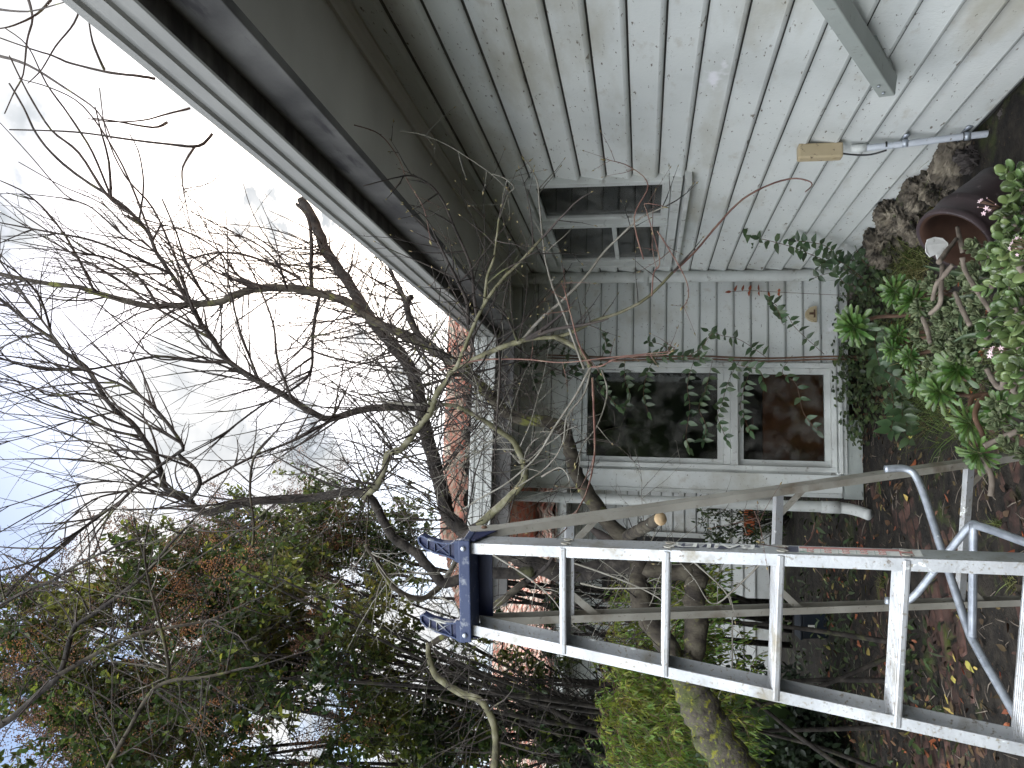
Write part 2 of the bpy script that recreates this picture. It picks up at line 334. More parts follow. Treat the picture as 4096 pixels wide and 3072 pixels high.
def build_paving():
    mb = MB(); mb.sm = False
    th = R(24)
    ex, ey = V((math.cos(th), math.sin(th), 0)), V((-math.sin(th), math.cos(th), 0))
    for i in range(-14, 16):
        for j in range(-22, 24):
            c = V((-.35, 4.6, 0)) + ex*(i*.232 + (.116 if j % 2 else 0)) + ey*(j*.118)
            if not (-1.9 < c.x < .42 + .25*math.sin(c.y*2.1) and 2.2 < c.y < 6.6): continue
            a = R(U(-2.5, 2.5)); X = ex*math.cos(a)+ey*math.sin(a); Y = -ex*math.sin(a)+ey*math.cos(a)
            n = (V((0, 0, 1)) + V((U(-.03, .03), U(-.03, .03), 0))).normalized()
            dip = .022*noise.noise(V((c.x*1.4, c.y*1.4, 9)))
            mb.box(c + V((0, 0, -.038 + dip + U(-.003, .003))), .216*U(.96, 1), .104*U(.96, 1), .07, (X, Y, n))
    o = ob('brick_paving', mb, BRICK, bevel=.012); props(o, kind='structure')
build_paving()

# ------------------------------------------------------------------ house
EX, EY, EZ = V((1, 0, 0)), V((0, 1, 0)), V((0, 0, 1))
house = empty('weatherboard_house', (XW, YF, 0), 'white weatherboard house with deep eaves and red tiled wing roof', 'house')
def board_prof(p):                          # height above the board's lower edge, stand-out from the wall plane
    return [(-.006, -.006), (-.001, -.001), (.0015, .010), (.005, .0175), (.010, .0222), (.016, .0248), (.0215, .0262), (.024, .0253), (p-.006, .004)]
def clip(prof, a, b):
    o = []
    for i, (z, x) in enumerate(prof):
        if a <= z <= b: o.append((z, x))
        if i < len(prof)-1:
            z2, x2 = prof[i+1]
            for c in (a, b):
                if z < c < z2: o.append((c, x+(x2-x)*(c-z)/(z2-z)))
    o.sort(key=lambda q: q[0]); return o
def boards(mb, base, pitch, top, t0, t1, holes, A, C, origin):
    """horizontal boards; A = out of the wall, C = along it"""
    z = base; k = 0
    while z < top:
        cuts = [(t0, t1, 0, min(pitch, top-z))]
        for h0, h1, hz0, hz1 in holes:
            new = []
            for a, b, za, zb in cuts:
                if hz1 <= z+za+1e-4 or hz0 >= z+zb-1e-4 or h1 <= a or h0 >= b: new.append((a, b, za, zb)); continue
                if a < h0: new.append((a, h0, za, zb))
                if h1 < b: new.append((h1, b, za, zb))
                if hz0-z > za: new.append((max(a, h0), min(b, h1), za, hz0-z))
                if hz1-z < zb: new.append((max(a, h0), min(b, h1), hz1-z, zb))
            cuts = new
        for a, b, za, zb in cuts:
            if zb-za < .004: continue
            jit = .0012*math.sin(k*5.3)
            pr = [(q[1]+jit, q[0]+z) for q in clip(board_prof(pitch), za-.0061, zb)]; gr = [(pr[j][1]+pr[j+1][1])/2 < z+.0012 for j in range(len(pr)-1)]
            o = len(mb.v); n = max(1, int((b-a)/.35))
            # swept in short lengths with the slight waver of old timber
            for i in range(n+1):
                t = a+(b-a)*i/n; wv = .0016*noise.noise(V((t*1.3, z*7, 2)))
                for p, q in pr: mb.v.append(tuple(origin + A*p + EZ*(q+wv) + C*t))
            kk = len(pr)
            for i in range(n):
                for j in range(kk-1):
                    e = o+i*kk+j; mb.f.append([e, e+1, e+kk+1, e+kk]); mb.mi.append(1 if gr[j] else 0)
        z += pitch; k += 1
YC = YF
# side wall (faces -x)
WY0, WY1 = onX(2700*.54, 690*.54, XW).y, onX(2693*.54, 1045*.54, XW).y
WZ0, WZ1 = H-.222, H+.72
mb = MB(); mb.sm = False
boards(mb, 1.557-.139*10, .139, H+1.07, -1.2, YC-.012, [(WY0, WY1, WZ0, WZ1)], -EX, EY, V((XW, 0, 0)))
wall = ob('side_wall', mb, [PAINT, GROOVE_SHADE], house)
mb = MB(); mb.sm = False; mb.span((XW+.001, -1.2, .1), (XW+.1, YC, WZ0)); mb.span((XW+.001, -1.2, WZ1), (XW+.1, YC, H+1.3)); mb.span((XW+.001, -1.2, WZ0), (XW+.1, WY0, WZ1)); mb.span((XW+.001, WY1, WZ0), (XW+.1, YC, WZ1))
ob('wall_core', mb, ROOM, wall)
mb = MB(); mb.sm = False                    # sub-floor: dark gap, then old boards set back
mb.span((XW-.004, -1.2, .05), (XW+.03, YC-.02, .135)); ob('base_board', mb, BEAM, wall)
# window in the side wall
def frame_rect(mb, y0, y1, z0, z1, wd, x0, x1):
    mb.span((x0, y0, z0), (x1, y0+wd, z1)); mb.span((x0, y1-wd, z0), (x1, y1, z1))
    mb.span((x0, y0+wd, z0), (x1, y1-wd, z0+wd)); mb.span((x0, y0+wd, z1-wd), (x1, y1-wd, z1))
mb = MB(); mb.sm = False
frame_rect(mb, WY0, WY1, WZ0+.03, WZ1, .055, XW-.045, XW+.09)
win = ob('window', mb, PAINT2, house, bevel=.004)
YA = onX(2400*.54, 880*.54, XW).y            # the mullion between the two sashes
mb = MB(); mb.sm = False; mb.span((XW-.042, YA-.035, WZ0+.087), (XW+.085, YA+.035, WZ1-.057)); ob('mullion', mb, PAINT2, win, bevel=.004)
for a, b in ((WY0+.057, YA-.037), (YA+.037, WY1-.057)):
    mb = MB(); mb.sm = False; frame_rect(mb, a, b, WZ0+.088, WZ1-.058, .045, XW-.012, XW+.03)
    if a > YA: mb.span((XW-.008, a+.047, H+.19), (XW+.026, b-.047, H+.22))
    s = ob('sash', mb, PAINT2, win, bevel=.003)
    mb = MB(); mb.sm = False; mb.span((XW+.006, a+.046, WZ0+.134), (XW+.010, b-.046, WZ1-.104)); ob('pane', mb, GLASS, win)
mb = MB(); mb.sm = False
mb.extrude([(-.085, WZ0-.012), (-.085, WZ0+.012), (.06, WZ0+.029), (.06, WZ0-.012)], WY0-.03, WY1+.03, EX, EZ, EY, True)
for v in range(len(mb.v)): mb.v[v] = (mb.v[v][0]+XW, mb.v[v][1], mb.v[v][2])
ob('sill', mb, PAINT2, win, bevel=.003)
mb = MB(); mb.sm = False; mb.span((XW+.9, WY0-1.5, .3), (XW+.95, WY1+.3, H+1.2)); mb.span((XW+.1, WY1+.1, .3), (XW+.9, WY1+.14, H+1.2)); mb.span((XW+.1, WY0-1.5, H+1.0), (XW+.9, WY1+.1, H+1.04)); mb.span((XW+.1, WY0-1.5, .5), (XW+.9, WY1+.1, .54)); mb.span((XW+.1, WY0-1.54, .3), (XW+.95, WY0-1.5, H+1.2))
ob('room', mb, ROOM, win)
mb = MB(); mb.sm = False
for i in range(5): mb.span((XW+.30, WY0+.1+i*.36, .56), (XW+.33, WY0+.1+i*.36+.33, H+.95))
ob('reflection_panel', mb, GREYP, win)  # grey uprights stand in for boards reflected in the glass
mb = MB(); mb.sm = False; mb.span((XW+.20, WY0+.02, H-.12), (XW+.22, WY1, H+.13)); ob('curtain', mb, RUST, win)

# soffit, fascia, gutter along the side wall
ZS = H+1.063
XG, XFA = .90, .962
ZGB, ZGT = H+1.0, H+1.158
YG2 = 5.10                                   # gutter line of the wing
mb = MB(); mb.sm = False
mb.span((XFA+.028, -1.2, ZS), (XW+.1, YF+.1, ZS+.012)); mb.span((-.9, YG2+.094, ZS+.001), (XFA+.027, YF+.1, ZS+.013))
ob('soffit', mb, SOFFIT, house)
mb = MB(); mb.sm = False
mb.extrude([(XW-.004, ZS-.055), (XW-.026, ZS-.055), (XW-.034, ZS-.04), (XW-.05, ZS-.022), (XW-.062, ZS-.014), (XW-.062, ZS-.001), (XW-.004, ZS-.001)], -1.2, YF-.06, EX, EZ, EY, True)
ob('cornice', mb, SOFFIT, house)
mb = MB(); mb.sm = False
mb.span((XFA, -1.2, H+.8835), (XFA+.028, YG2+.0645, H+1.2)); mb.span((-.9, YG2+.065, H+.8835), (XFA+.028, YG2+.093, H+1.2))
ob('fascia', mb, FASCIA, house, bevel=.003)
GP = [(.014, 1.146), (.007, 1.158), (0, 1.15), (0, 1.128), (.010, 1.124), (.010, 1.106), (0, 1.10), (0, 1.064), (.009, 1.06), (.009, 1.04), (0, 1.034), (0, 1.004), (.004, 1.0)]
mb = MB(); mb.sm = False
mb.extrude([(XG+p, H+q) for p, q in GP], -1.2, YG2+.005, EX, EZ, EY, caps=False)
g = ob('gutter', mb, GUTTER, house)
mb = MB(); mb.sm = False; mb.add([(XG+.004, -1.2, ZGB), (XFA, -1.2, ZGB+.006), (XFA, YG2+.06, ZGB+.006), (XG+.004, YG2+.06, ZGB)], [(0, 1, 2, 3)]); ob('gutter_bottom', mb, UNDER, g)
mb = MB(); mb.sm = False
mb.extrude([(YG2+p, H+q) for p, q in GP], -.95, XG+.005, EY, EZ, EX, caps=False)
g2 = ob('gutter', mb, PAINT2, house)
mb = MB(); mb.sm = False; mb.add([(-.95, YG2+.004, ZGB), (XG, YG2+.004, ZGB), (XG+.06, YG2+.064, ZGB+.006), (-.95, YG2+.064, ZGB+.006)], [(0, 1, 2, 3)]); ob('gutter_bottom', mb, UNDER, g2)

# wing wall (faces the camera)
PF = .1288; BF = H-1.458
wx = lambda y: P(2700*.54, y*.54, YF).x
wzf = lambda x: P(x*.54, 1650*.54, YF).z
XL = P(2700*.54, 1968*.54, YF).x
FX0, FX1 = wx(1872), wx(1452)
FZ0, FZ1 = wzf(3340), wzf(2311)
mb = MB(); mb.sm = False
boards(mb, BF, PF, ZS, XL+.05, XW-.012, [(FX0-.02, FX1, FZ0, FZ1)], -EY, EX, V((0, YF, 0)))
wing = ob('wing_wall', mb, [PAINT, GROOVE_SHADE], house)
mb = MB(); mb.sm = False
mb.span((XL, YF+.001, .1), (XW+.1, YF+.1, FZ0)); mb.span((XL, YF+.001, FZ1), (XW+.1, YF+.1, ZS)); mb.span((XL, YF+.001, FZ0), (FX0, YF+.1, FZ1)); mb.span((FX1, YF+.001, FZ0), (XW+.1, YF+.1, FZ1)); mb.span((XL, YF+.1, .1), (XL+.1, 9.4, ZS))
ob('wall_core', mb, PAINT2, wing)
mb = MB(); mb.sm = False; mb.span((FX0-.155, YF-.034, BF), (FX0-.021, YF, ZS-.002)); mb.span((XL-.004, YF-.028, BF), (FX0-.157, YF, ZS-.002)); ob('corner_board', mb, PAINT, wing, bevel=.004)
mb = MB(); mb.sm = False
mb.span((XL-.01, YF-.038, BF-.145), (.45, YF-.002, BF-.012)); mb.span((XL-.01, YF-.030, BF-.27), (.42, YF-.002, BF-.185))
ob('base_board', mb, BEAM, wing, bevel=.004)
def rect_frame(mb, x0, x1, z0, z1, wd, y0, y1):
    mb.span((x0, y0, z0), (x0+wd, y1, z1)); mb.span((x1-wd, y0, z0), (x1, y1, z1))
    mb.span((x0+wd, y0, z0), (x1-wd, y1, z0+wd)); mb.span((x0+wd, y0, z1-wd), (x1-wd, y1, z1))
ZM0, ZM1 = wzf(2950), wzf(2893)
mb = MB(); mb.sm = False; rect_frame(mb, FX0, FX1, FZ0, FZ1, .035, YF-.052, YF+.08); w2 = ob('window', mb, PAINT2, house, bevel=.004)
mb = MB(); mb.sm = False; mb.span((FX0+.036, YF-.05, ZM0), (FX1-.036, YF+.02, ZM1-.05)); mb.span((FX0+.036, YF-.03, ZM1-.049), (FX1-.036, YF+.02, ZM1)); ob('meeting_rail', mb, PAINT2, w2, bevel=.004)
mb = MB(); mb.sm = False; rect_frame(mb, FX0+.036, FX1-.036, ZM1+.001, FZ1-.036, .042, YF-.02, YF+.015); ob('sash', mb, PAINT2, w2, bevel=.003)
mb = MB(); mb.sm = False; rect_frame(mb, FX0+.036, FX1-.036, FZ0+.03, ZM0-.001, .045, YF+.0, YF+.035); ob('sash', mb, PAINT2, w2, bevel=.003)
mb = MB(); mb.sm = False; mb.span((FX0+.08, YF-.004, ZM1+.04), (FX1-.08, YF, FZ1-.07)); ob('pane', mb, GLASS, w2)
mb = MB(); mb.sm = False; mb.span((FX0+.08, YF+.018, FZ0+.07), (FX1-.08, YF+.022, ZM0-.04)); ob('pane', mb, GLASS, w2)
mb = MB(); mb.sm = False; mb.span((FX0-.01, YF-.085, FZ0-.035), (FX1+.01, YF-.03, FZ0-.008)); mb.span((FX0-.01, YF-.06, FZ0-.07), (FX1+.01, YF-.025, FZ0-.036)); mb.span((FX0-.01, YF-.045, BF-.005), (FX1+.01, YF-.025, FZ0-.071)); ob('sill', mb, PAINT2, w2, bevel=.004)
mb = MB(); mb.sm = False
mb.span((XL+.15, YF+1.2, .1), (XW-.05, YF+1.25, ZS)); mb.span((XL+.1, YF+.12, .1), (XL+.15, YF+1.2, ZS)); mb.span((XW-.1, YF+.12, .1), (XW-.05, YF+1.2, ZS)); mb.span((XL+.1, YF+.12, ZS-.08), (XW-.05, YF+1.2, ZS-.04)); mb.span((XL+.1, YF+.12, .1), (XW-.05, YF+1.2, .14)); ob('room', mb, ROOM, w2)
mb = MB(); mb.sm = False; mb.span((FX0-.1, YF+.22, FZ0-.1), (FX1+.1, YF+.25, ZM0-.22)); ob('cupboard_door', mb, ORANGE, w2)
mb = MB(); mb.sm = False
for k in range(3): mb.span((FX0+.3, YF+.3, ZM0-.16+k*.05), (FX0+.42, YF+.34, ZM0-.145+k*.05))
ob('book', mb, RUST, w2)

# downpipe in the corner, and at the wing's end
pt = lambda L: [V(q) for q in L]
def pipe(name, pts, r, parent, m_, n=14): 
    mb = MB(); mb.tube(spl(pts), r, n); return ob(name, mb, m_, parent)
def spl(pts, k=5): return [q[0] for q in spline([(V(p), 1) for p in pts], k)]
PXc = P(2600*.54, 1108*.54, 6.0).x
d0 = pipe('downpipe', [(PXc, 6.0, H+.98), (PXc, 6.0, H+.3), (PXc, 6.0, 1.0), (PXc, 6.0, .02)], .045, house, PAINT2)
mb = MB(); mb.sm = False; mb.span((PXc-.06, 5.95, H+.93), (PXc+.06, 6.05, ZS-.002)); ob('pipe_head', mb, PAINT2, d0); mb = MB(); mb.sm = False; mb.span((PXc-.055, 5.948, H-.02), (PXc+.055, 6.07, H+.012)); ob('pipe_clip', mb, PAINT2, d0)
d1 = pipe('downpipe', [(XL-.07, 6.0, ZGB), (XL-.07, 6.0, 1.5), (XL-.07, 6.0, .5), (XL-.07, 6.0, .22), (XL-.085, 5.96, .1), (XL-.11, 5.87, .035)], .04, house, PAINT2)
mb = MB(); mb.tube(pt([(XL-.07, 6.0, .2), (XL-.07, 6.0, .33)]), .045, 14); ob('pipe_joint', mb, PAINT2, d1)

# tiled roofs
def tiled(name, y0, z0, slope, run, x0, x1, parent, left_hip=None):
    """rows of rolled tiles climbing from the eave"""
    mb = MB(); mb.sm = False
    sl = math.atan(slope); dy, dz = math.cos(sl), math.sin(sl)
    tw, tl = .22, .30
    rows = int(run/dy/tl)+1
    for r in range(rows):
        a = r*tl
        x = x0 + (0 if r % 2 else .02)
        while x < x1:
            lift = U(-.004, .006); tl2 = tl*1.08
            pr = [(0, .0), (.03, .028), (.065, .034), (.10, .022), (.135, .004), (.18, .0), (.215, .006)]
            o = len(mb.v); yaw = U(-.008, .008)
            for t, up in ((0, .03), (tl2, .002)):
                for p, q in pr:
                    mb.v.append((x+p+yaw*t, y0+(a+t)*dy - (q+up+lift)*dz, z0+(a+t)*dz + (q+up+lift)*dy))
            n = len(pr)
            for i in range(n-1): mb.f.append([o+i, o+i+1, o+n+i+1, o+n+i]); mb.mi.append(0)
            for p, q in pr: mb.v.append((x+p, y0+a*dy - (q+.008+lift)*dz, z0+a*dz + (q+.008+lift)*dy))
            for i in range(n-1): mb.f.append([o+2*n+i, o+2*n+i+1, o+i+1, o+i]); mb.mi.append(0)
            x += tw
    L = rows*tl
    rf = ob(name, mb, TILE, parent)
    mb = MB()
    x = x0
    while x < x1:
        c = V((x, y0+L*dy, z0+L*dz+.02)); mb.tube([c, c+V((.33, 0, .004))], [.105, .095], 10); x += .31
    ob('ridge_cap', mb, TILE, rf)
    mb = MB(); mb.sm = False
    yr, zr = y0+L*dy, z0+L*dz
    mb.add([(x0, y0, z0-.02), (x1, y0, z0-.02), (x1, yr, zr-.02), (x0, yr, zr-.02), (x0, yr+L*dy, z0-.02), (x1, yr+L*dy, z0-.02)], [(0, 1, 2, 3), (3, 2, 5, 4)])
    ob('roof_deck', mb, TILE, rf)
    return rf
tiled('roof', YG2+.012, H+1.155, .285, 3.0, -.95, 3.6, house)
# main roof above the side wall, seen only as the edge over the gutter
mb = MB(); mb.sm = False; mb.add([(XG+.02, -1.2, H+1.15), (XG+.02, YG2, H+1.15), (4.5, YG2, H+2.4), (4.5, -1.2, H+2.4)], [(0, 1, 2, 3)]); mb.add([(4.5, -1.2, 0), (4.5, 12, 0), (4.5, 12, H+2.4), (4.5, -1.2, H+2.4)], [(0, 1, 2, 3)]); ob('side_roof', mb, TILE, house)

# far rear wall and its roof behind the tree
YR = 10.5
rear = empty('rear_cottage', (-3, YR, 0), 'low white boarded building with tiled roof, far back behind the tree', 'building')
mb = MB(); mb.sm = False; boards(mb, .17, .15, H+1.0, -7.5, XL+1.2, [], -EY, EX, V((0, YR, 0))); mb.span((-7.5, YR+.001, 0), (XL+1.2, YR+.1, H+1)); ob('wall', mb, [PAINT, GROOVE_SHADE], rear)
mb = MB(); mb.sm = False; mb.span((-7.5, YR-.9, H+.93), (XL+1.2, YR-.8, H+1.06)); mb.span((-7.5, YR-.8, H+.97), (XL+1.2, YR+.1, H+.99)); ob('eave', mb, PAINT2, rear)
tiled('roof', YR-.95, H+1.06, .32, 4.4, -7.6, XL+1.3, rear)
mb = MB(); mb.sm = False; rect_frame(mb, -1.75, -.75, .75, 2.2, .06, YR-.05, YR-.03); rw = ob('window', mb, PAINT2, rear); mb = MB(); mb.sm = False; mb.span((-1.69, YR-.045, .81), (-.81, YR-.04, 2.14)); ob('pane', mb, BLACKP, rw)

# ------------------------------------------------------------------ fittings on the walls
def wallbox():
    a = onX(3193*.54, 600*.54, XW-.06); b = onX(3376*.54, 600*.54, XW-.06); c = onX(3290*.54, 560*.54, XW-.05); d = onX(3290*.54, 640*.54, XW-.05)
    ya, yb = c.y, d.y; zc, hh = (a.z+b.z)/2, abs(a.z-b.z)*.96; ym = (ya+yb)/2; wd = .058
    r = empty('junction_box', (XW-.03, ym, zc-hh/2), 'beige cable junction box with conduit and black lead, on side wall', 'junction box')
    mb = MB(); mb.sm = False; mb.span((XW-.095, ym-wd/2, zc-hh/2), (XW-.022, ym+wd/2, zc+hh/2)); ob('cover', mb, BEIGE, r, bevel=.009)
    mb = MB(); mb.sm = False; mb.span((XW-.0975, ym-.012, zc-hh/2+.03), (XW-.0945, ym+.012, zc-hh/2+.045)); ob('embossed_mark', mb, BEIGE, r); mb = MB(); mb.sm = False; mb.span((XW-.0975, ym-.014, zc+hh/2-.06), (XW-.0945, ym+.014, zc+hh/2-.05))
    ob('embossed_mark', mb, BEIGE, r, bevel=.001)
    p0 = V((XW-.05, ym, zc-hh/2-.045)); e = onX(4025*.54, 527*.54, XW-.06)
    pts = [p0, p0.lerp(e, .35)+V((-.004, 0, 0)), p0.lerp(e, .7), e]
    mb = MB(); mb.tube(spl(pts), .0155, 12); cd_ = ob('conduit', mb, CONDUIT, r)
    mb = MB(); mb.tube([p0+V((0, 0, .004)), p0.lerp(e, .1)], .019, 12); ob('coupling', mb, PAINT2, cd_); mb = MB(); mb.tube([p0.lerp(e, .93), p0.lerp(e, 1.0)], .019, 12); ob('coupling', mb, PAINT2, cd_)
    for t in (.36, .76):
        mb = MB(); q = p0.lerp(e, t); dd = (e-p0).normalized(); mb.tube([q-dd*.012, q+dd*.012], .0195, 12); mb.span((XW-.03, q.y-.035, q.z-.012), (XW-.024, q.y+.035, q.z+.012)); ob('clamp', mb, GALV, cd_)
    for t in (.235, .74):
        mb = MB(); q = p0.lerp(e, t); dd = (e-p0).normalized(); mb.tube([q-dd*.004, q+dd*.004], .0175, 12); ob('tie', mb, BLACKP, cd_)
    mb = MB(); mb.tube(spl([V((XW-.06, ym+.015, zc-hh/2+.01)), V((XW-.07, ym+.02, zc-hh/2-.06)), V((XW-.075, ym+.012, zc-hh/2-.13)), p0.lerp(e, .24)+V((-.02, .01, 0))]), .0042, 6); ob('cable', mb, BLACKP, r)
wallbox()
def vent():
    c = P(3250*.54, 1258*.54, YF-.03); r = empty('vent_cover', (c.x, YF-.03, c.z-.05), 'small cream half-round vent cover low on the wing wall', 'vent')
    mb = MB(); mb.sm = False
    arc = [(.055*math.cos(a), .07*math.sin(a)) for a in [math.pi*i/10 for i in range(11)]]
    mb.extrude([(x, z-.02) for x, z in arc], -.045, 0, EX, EZ, EY, True); mb.v = [(x+c.x, y+YF-.02, z+c.z) for x, y, z in mb.v]
    ob('hood', mb, BEIGE, r, bevel=.004)
    mb = MB(); mb.sm = False; mb.span((c.x-.03, YF-.072, c.z-.012), (c.x+.03, YF-.0655, c.z-.002)); mb.span((c.x-.008, YF-.072, c.z), (c.x+.008, YF-.0655, c.z+.03)); ob('flap', mb, STEM, r)
    mb = MB(); mb.sm = False; mb.span((c.x-.06, YF-.04, c.z-.03), (c.x+.06, YF-.02, c.z-.021)); ob('base_lip', mb, BEIGE, r)
vent()
def beam():
    a = onX(3329*.54, 0, XW-.09); b = onX(3553*.54, 347*.54, XW-.07); d = (b-a).normalized()
    s = a - d*1.6
    r = empty('timber_strut', b, 'sage grey painted square timber strut slanting down the side wall', 'timber strut')
    mb = MB(); mb.sm = False; mb.bar(s, b, .060, .08, (-1, 0, .15)); ob('post', mb, BEAM, r, bevel=.005)
    mb = MB(); mb.sm = False; nn = V((-1, 0, .15)).normalized()
    for t in (.05, .12): mb = MB(); mb.tube([b-d*t+nn*.045, b-d*t+nn*.049], .006, 8); ob('nail_head', mb, GALV, r)
    mb = MB(); mb.sm = False; mb.bar(b-d*.3+V((.052, 0, 0)), b-d*.06+V((.052, 0, 0)), .06, .03, (-1, 0, 0)); ob('packing_block', mb, BEAM, r)
beam()

# ------------------------------------------------------------------ step ladder
def ladder():
    T = V((-.356, 2.2827, .4991+H)); ps, l1, w0, k, s1, l2, o_, w2_, k2 = .2483, .1615, .1424, .0701, .2741, .3729, .0759, .1507, .0673
    e = V((math.cos(ps), -math.sin(ps), 0)); b = V((math.sin(ps), math.cos(ps), 0)); z = EZ
    d1 = (-b*math.sin(l1) - z*math.cos(l1)); n1 = (b*math.cos(l1) - z*math.sin(l1))     # n1 = from the front flange backwards
    d2 = (b*math.sin(l2) - z*math.cos(l2)); n2 = (b*math.cos(l2) + z*math.sin(l2))
    Rf = lambda s, sg: T + d1*s + e*(sg*(w0+k*s))
    Rr = lambda s, sg: T + b*o_ + d2*s + e*(sg*(w2_+k2*s))
    s_end = (T.z-.005)/math.cos(l1); s_end2 = (T.z-.005)/math.cos(l2)
    root = empty('step_ladder', ((Rf(s_end, 1)+Rf(s_end, -1))/2).to_tuple()[:2]+(0,), 'weathered aluminium step ladder with blue plastic top cap', 'step ladder')
    def rail(F, sg, s_a, s_b, n, fl, dp, th, m_, name, lip=True):
        mb = MB(); mb.sm = False
        pr = [(0, 0), (0, dp), (-fl, dp), (-fl, dp-th), (-th, dp-th), (-th, dp*.55), (-th-.004, dp*.5), (-th, dp*.45), (-th, th), (-fl, th), (-fl, 0)] if lip else [(0, 0), (0, dp), (-fl, dp), (-fl, dp-th), (-th, dp-th), (-th, th), (-fl, th), (-fl, 0)]
        kk = len(pr); A, B = F(s_a, sg), F(s_b, sg)
        for Q in (A, B):
            for p, q in pr: mb.v.append(tuple(Q + e*(sg*p) + n*q))
        for i in range(kk): j = (i+1) % kk; mb.f.append([i, j, kk+j, kk+i]); mb.mi.append(0)
        mb.f.append(list(range(kk))); mb.f.append(list(range(kk, 2*kk))[::-1]); mb.mi += [0, 0]
        return ob(name, mb, m_, root)
    rl = rail(Rf, -1, 0, s_end, n1, .032, .07, .003, ALU, 'front_rail')
    rr = rail(Rf, 1, 0, s_end, n1, .032, .07, .003, ALU, 'front_rail')
    q1 = rail(Rr, -1, .02, s_end2, n2, .024, .042, .003, ALU2, 'rear_rail', False)
    q2 = rail(Rr, 1, .02, s_end2, n2, .024, .042, .003, ALU2, 'rear_rail', False)
    for q, F, se in ((rl, Rf, s_end), (rr, Rf, s_end)):
        sg = -1 if q is rl else 1
        mb = MB(); mb.sm = False; c = F(se-.02, sg)+n1*.035-e*sg*.012; mb.box(c, .045, .085, .05, (e, n1, d1)); ob('rubber_foot', mb, BLACKP, q, bevel=.006)
    # treads
    s = s1; i = 0
    while s < s_end-.1:
        wd = 2*(w0+k*s)-.008; c = T + d1*s
        mb = MB(); mb.sm = False
        hw = wd/2; dep = .085
        prof = [(.0, -.017), (-.004, -.017), (-.006, -.013), (-.006, -.004), (-.003, 0)]
        for r_ in range(8):
            y = .004 + r_*.0098; prof += [(y, 0), (y+.001, .0022), (y+.0048, .0022), (y+.0058, 0)]
        prof += [(dep, 0), (dep, -.024), (dep-.003, -.024), (dep-.003, -.004), (.0, -.004)]
        A = b; o = len(mb.v)
        mb.extrude(prof, -hw, hw, A, z, e, True)
        mb.v = [tuple(V(v)+c) for v in mb.v]
        st = ob('tread', mb, ALU, root)
        for sg in (-1, 1):
            for q in (.018, .05):
                mb = MB(); cc = Rf(s+.012, sg)+n1*q+e*sg*.003; ring = [cc + d1*(.013*math.cos(a)) + n1*(.006*math.sin(a)) for a in [2*math.pi*t/14 for t in range(13)]]
                mb.tube(ring, .0026, 6); ob('crimp', mb, ALU2, rr if sg > 0 else rl)
        s += .29; i += 1
    # rear horizontals with their gussets
    for s in (.30, 1.02, 1.75):
        mb = MB(); mb.sm = False
        A, B = Rr(s, -1)+n2*.02+e*.006, Rr(s, 1)+n2*.02-e*.006
        mb.bar(A, B, .026, .022, tuple(n2)); hb = ob('rear_bar', mb, ALU, root)
        for sg in (-1, 1):
            mb = MB(); mb.sm = False; mb.bar(Rr(s+.005, sg)+n2*.012-e*sg*.09, Rr(s+.10, sg)+n2*.012-e*sg*.006, .022, .003, tuple(n2)); ob('gusset', mb, ALU2, hb)
    # tubular spreader
    def cross(pts, name, r=.0115):
        mb = MB(); mb.tube(spl(pts, 6), r, 10); return ob(name, mb, GALV, root)
    def bend(a, c, d, t=.1):                 # a straight run, a short bend, a straight run
        return [a, a.lerp(c, .5), c.lerp(a, t), c.lerp(d, t), c.lerp(d, .5), d]
    Ra = P(1977, 1015, 2.62); La = P(1965, 1300, 2.62)
    Rc = P(2099, 1131, 2.36); Lc = P(2096, 1374, 2.36)
    Rb = Rf(1.52, 1)+n1*.04-e*.006; Lb = Rf(1.46, -1)+n1*.04+e*.006
    cross([Ra+V((.0, .0, .09)), Ra+V((0, 0, .02)), Ra.lerp(Lc, .12), Ra.lerp(Lc, .5), Lc.lerp(Ra, .06), Lc.lerp(Lb, .12), Lc.lerp(Lb, .5), Lb], 'spreader_tube')
    cross([La+V((-.0, 0, .07)), La+V((0, 0, .02)), La.lerp(Rc, .1), La.lerp(Rc, .5), Rc.lerp(La, .05), Rc.lerp(Rb, .1), Rc.lerp(Rb, .5), Rb], 'spreader_tube')
    cross([Rc+V((0, -.012, 0)), Rc.lerp(Lc, .5)+V((0, -.012, .0)), Lc+V((0, -.012, 0))], 'spreader_bar')
    # blue top cap
    wd = 2*w0+.026; tp = T + z*.022
    mb = MB(); mb.sm = False
    mb.box(tp + b*.045 - z*.012, wd, .13, .022, (e, b, z))
    mb.box(tp - b*.019 - z*.008, wd+.002, .006, .034, (e, b, z))
    cap = ob('top_cap', mb, BLUE, root, bevel=.004)
    mb = MB(); mb.sm = False
    mb.box(tp + b*.103 - z*.042, wd-.06, .006, .05, (e, b, z))
    for sg in (-1, 1):                       # side cheeks, deeper towards the back
        pr = [(.0, -.024), (.10, -.024), (.10, -.085), (.05, -.062), (.0, -.036)]
        o = len(mb.v); mb.extrude(pr, -.002, .002, b, z, e, True)
        mb.v[o:] = [tuple(V(v)+tp+e*(sg*(wd/2-.004))) for v in mb.v[o:]]
    ob('cap_skirt', mb, DBLUE, cap)
    for sg in (-1, 1):
        base = tp - b*.018 + e*(sg*(wd/2-.032))
        outl = [(-.033, -.006), (.031, -.006), (.031, .002), (.022, .03), (.020, .06), (.026, .10), (.035, .127), (.029, .137), (.012, .135), (-.003, .116), (-.011, .085), (-.017, .05), (-.024, .025), (-.033, .012)]
        back = lambda q: .022*max(0, q)**2/.137**2
        mb = MB(); mb.sm = False; kk = len(outl)
        for dep in (.006, .03):
            for p, q in outl: mb.v.append(tuple(base + e*p + z*q + b*(dep+back(q))))
        mb.f.append(list(range(kk))); mb.f.append(list(range(kk, 2*kk))[::-1])
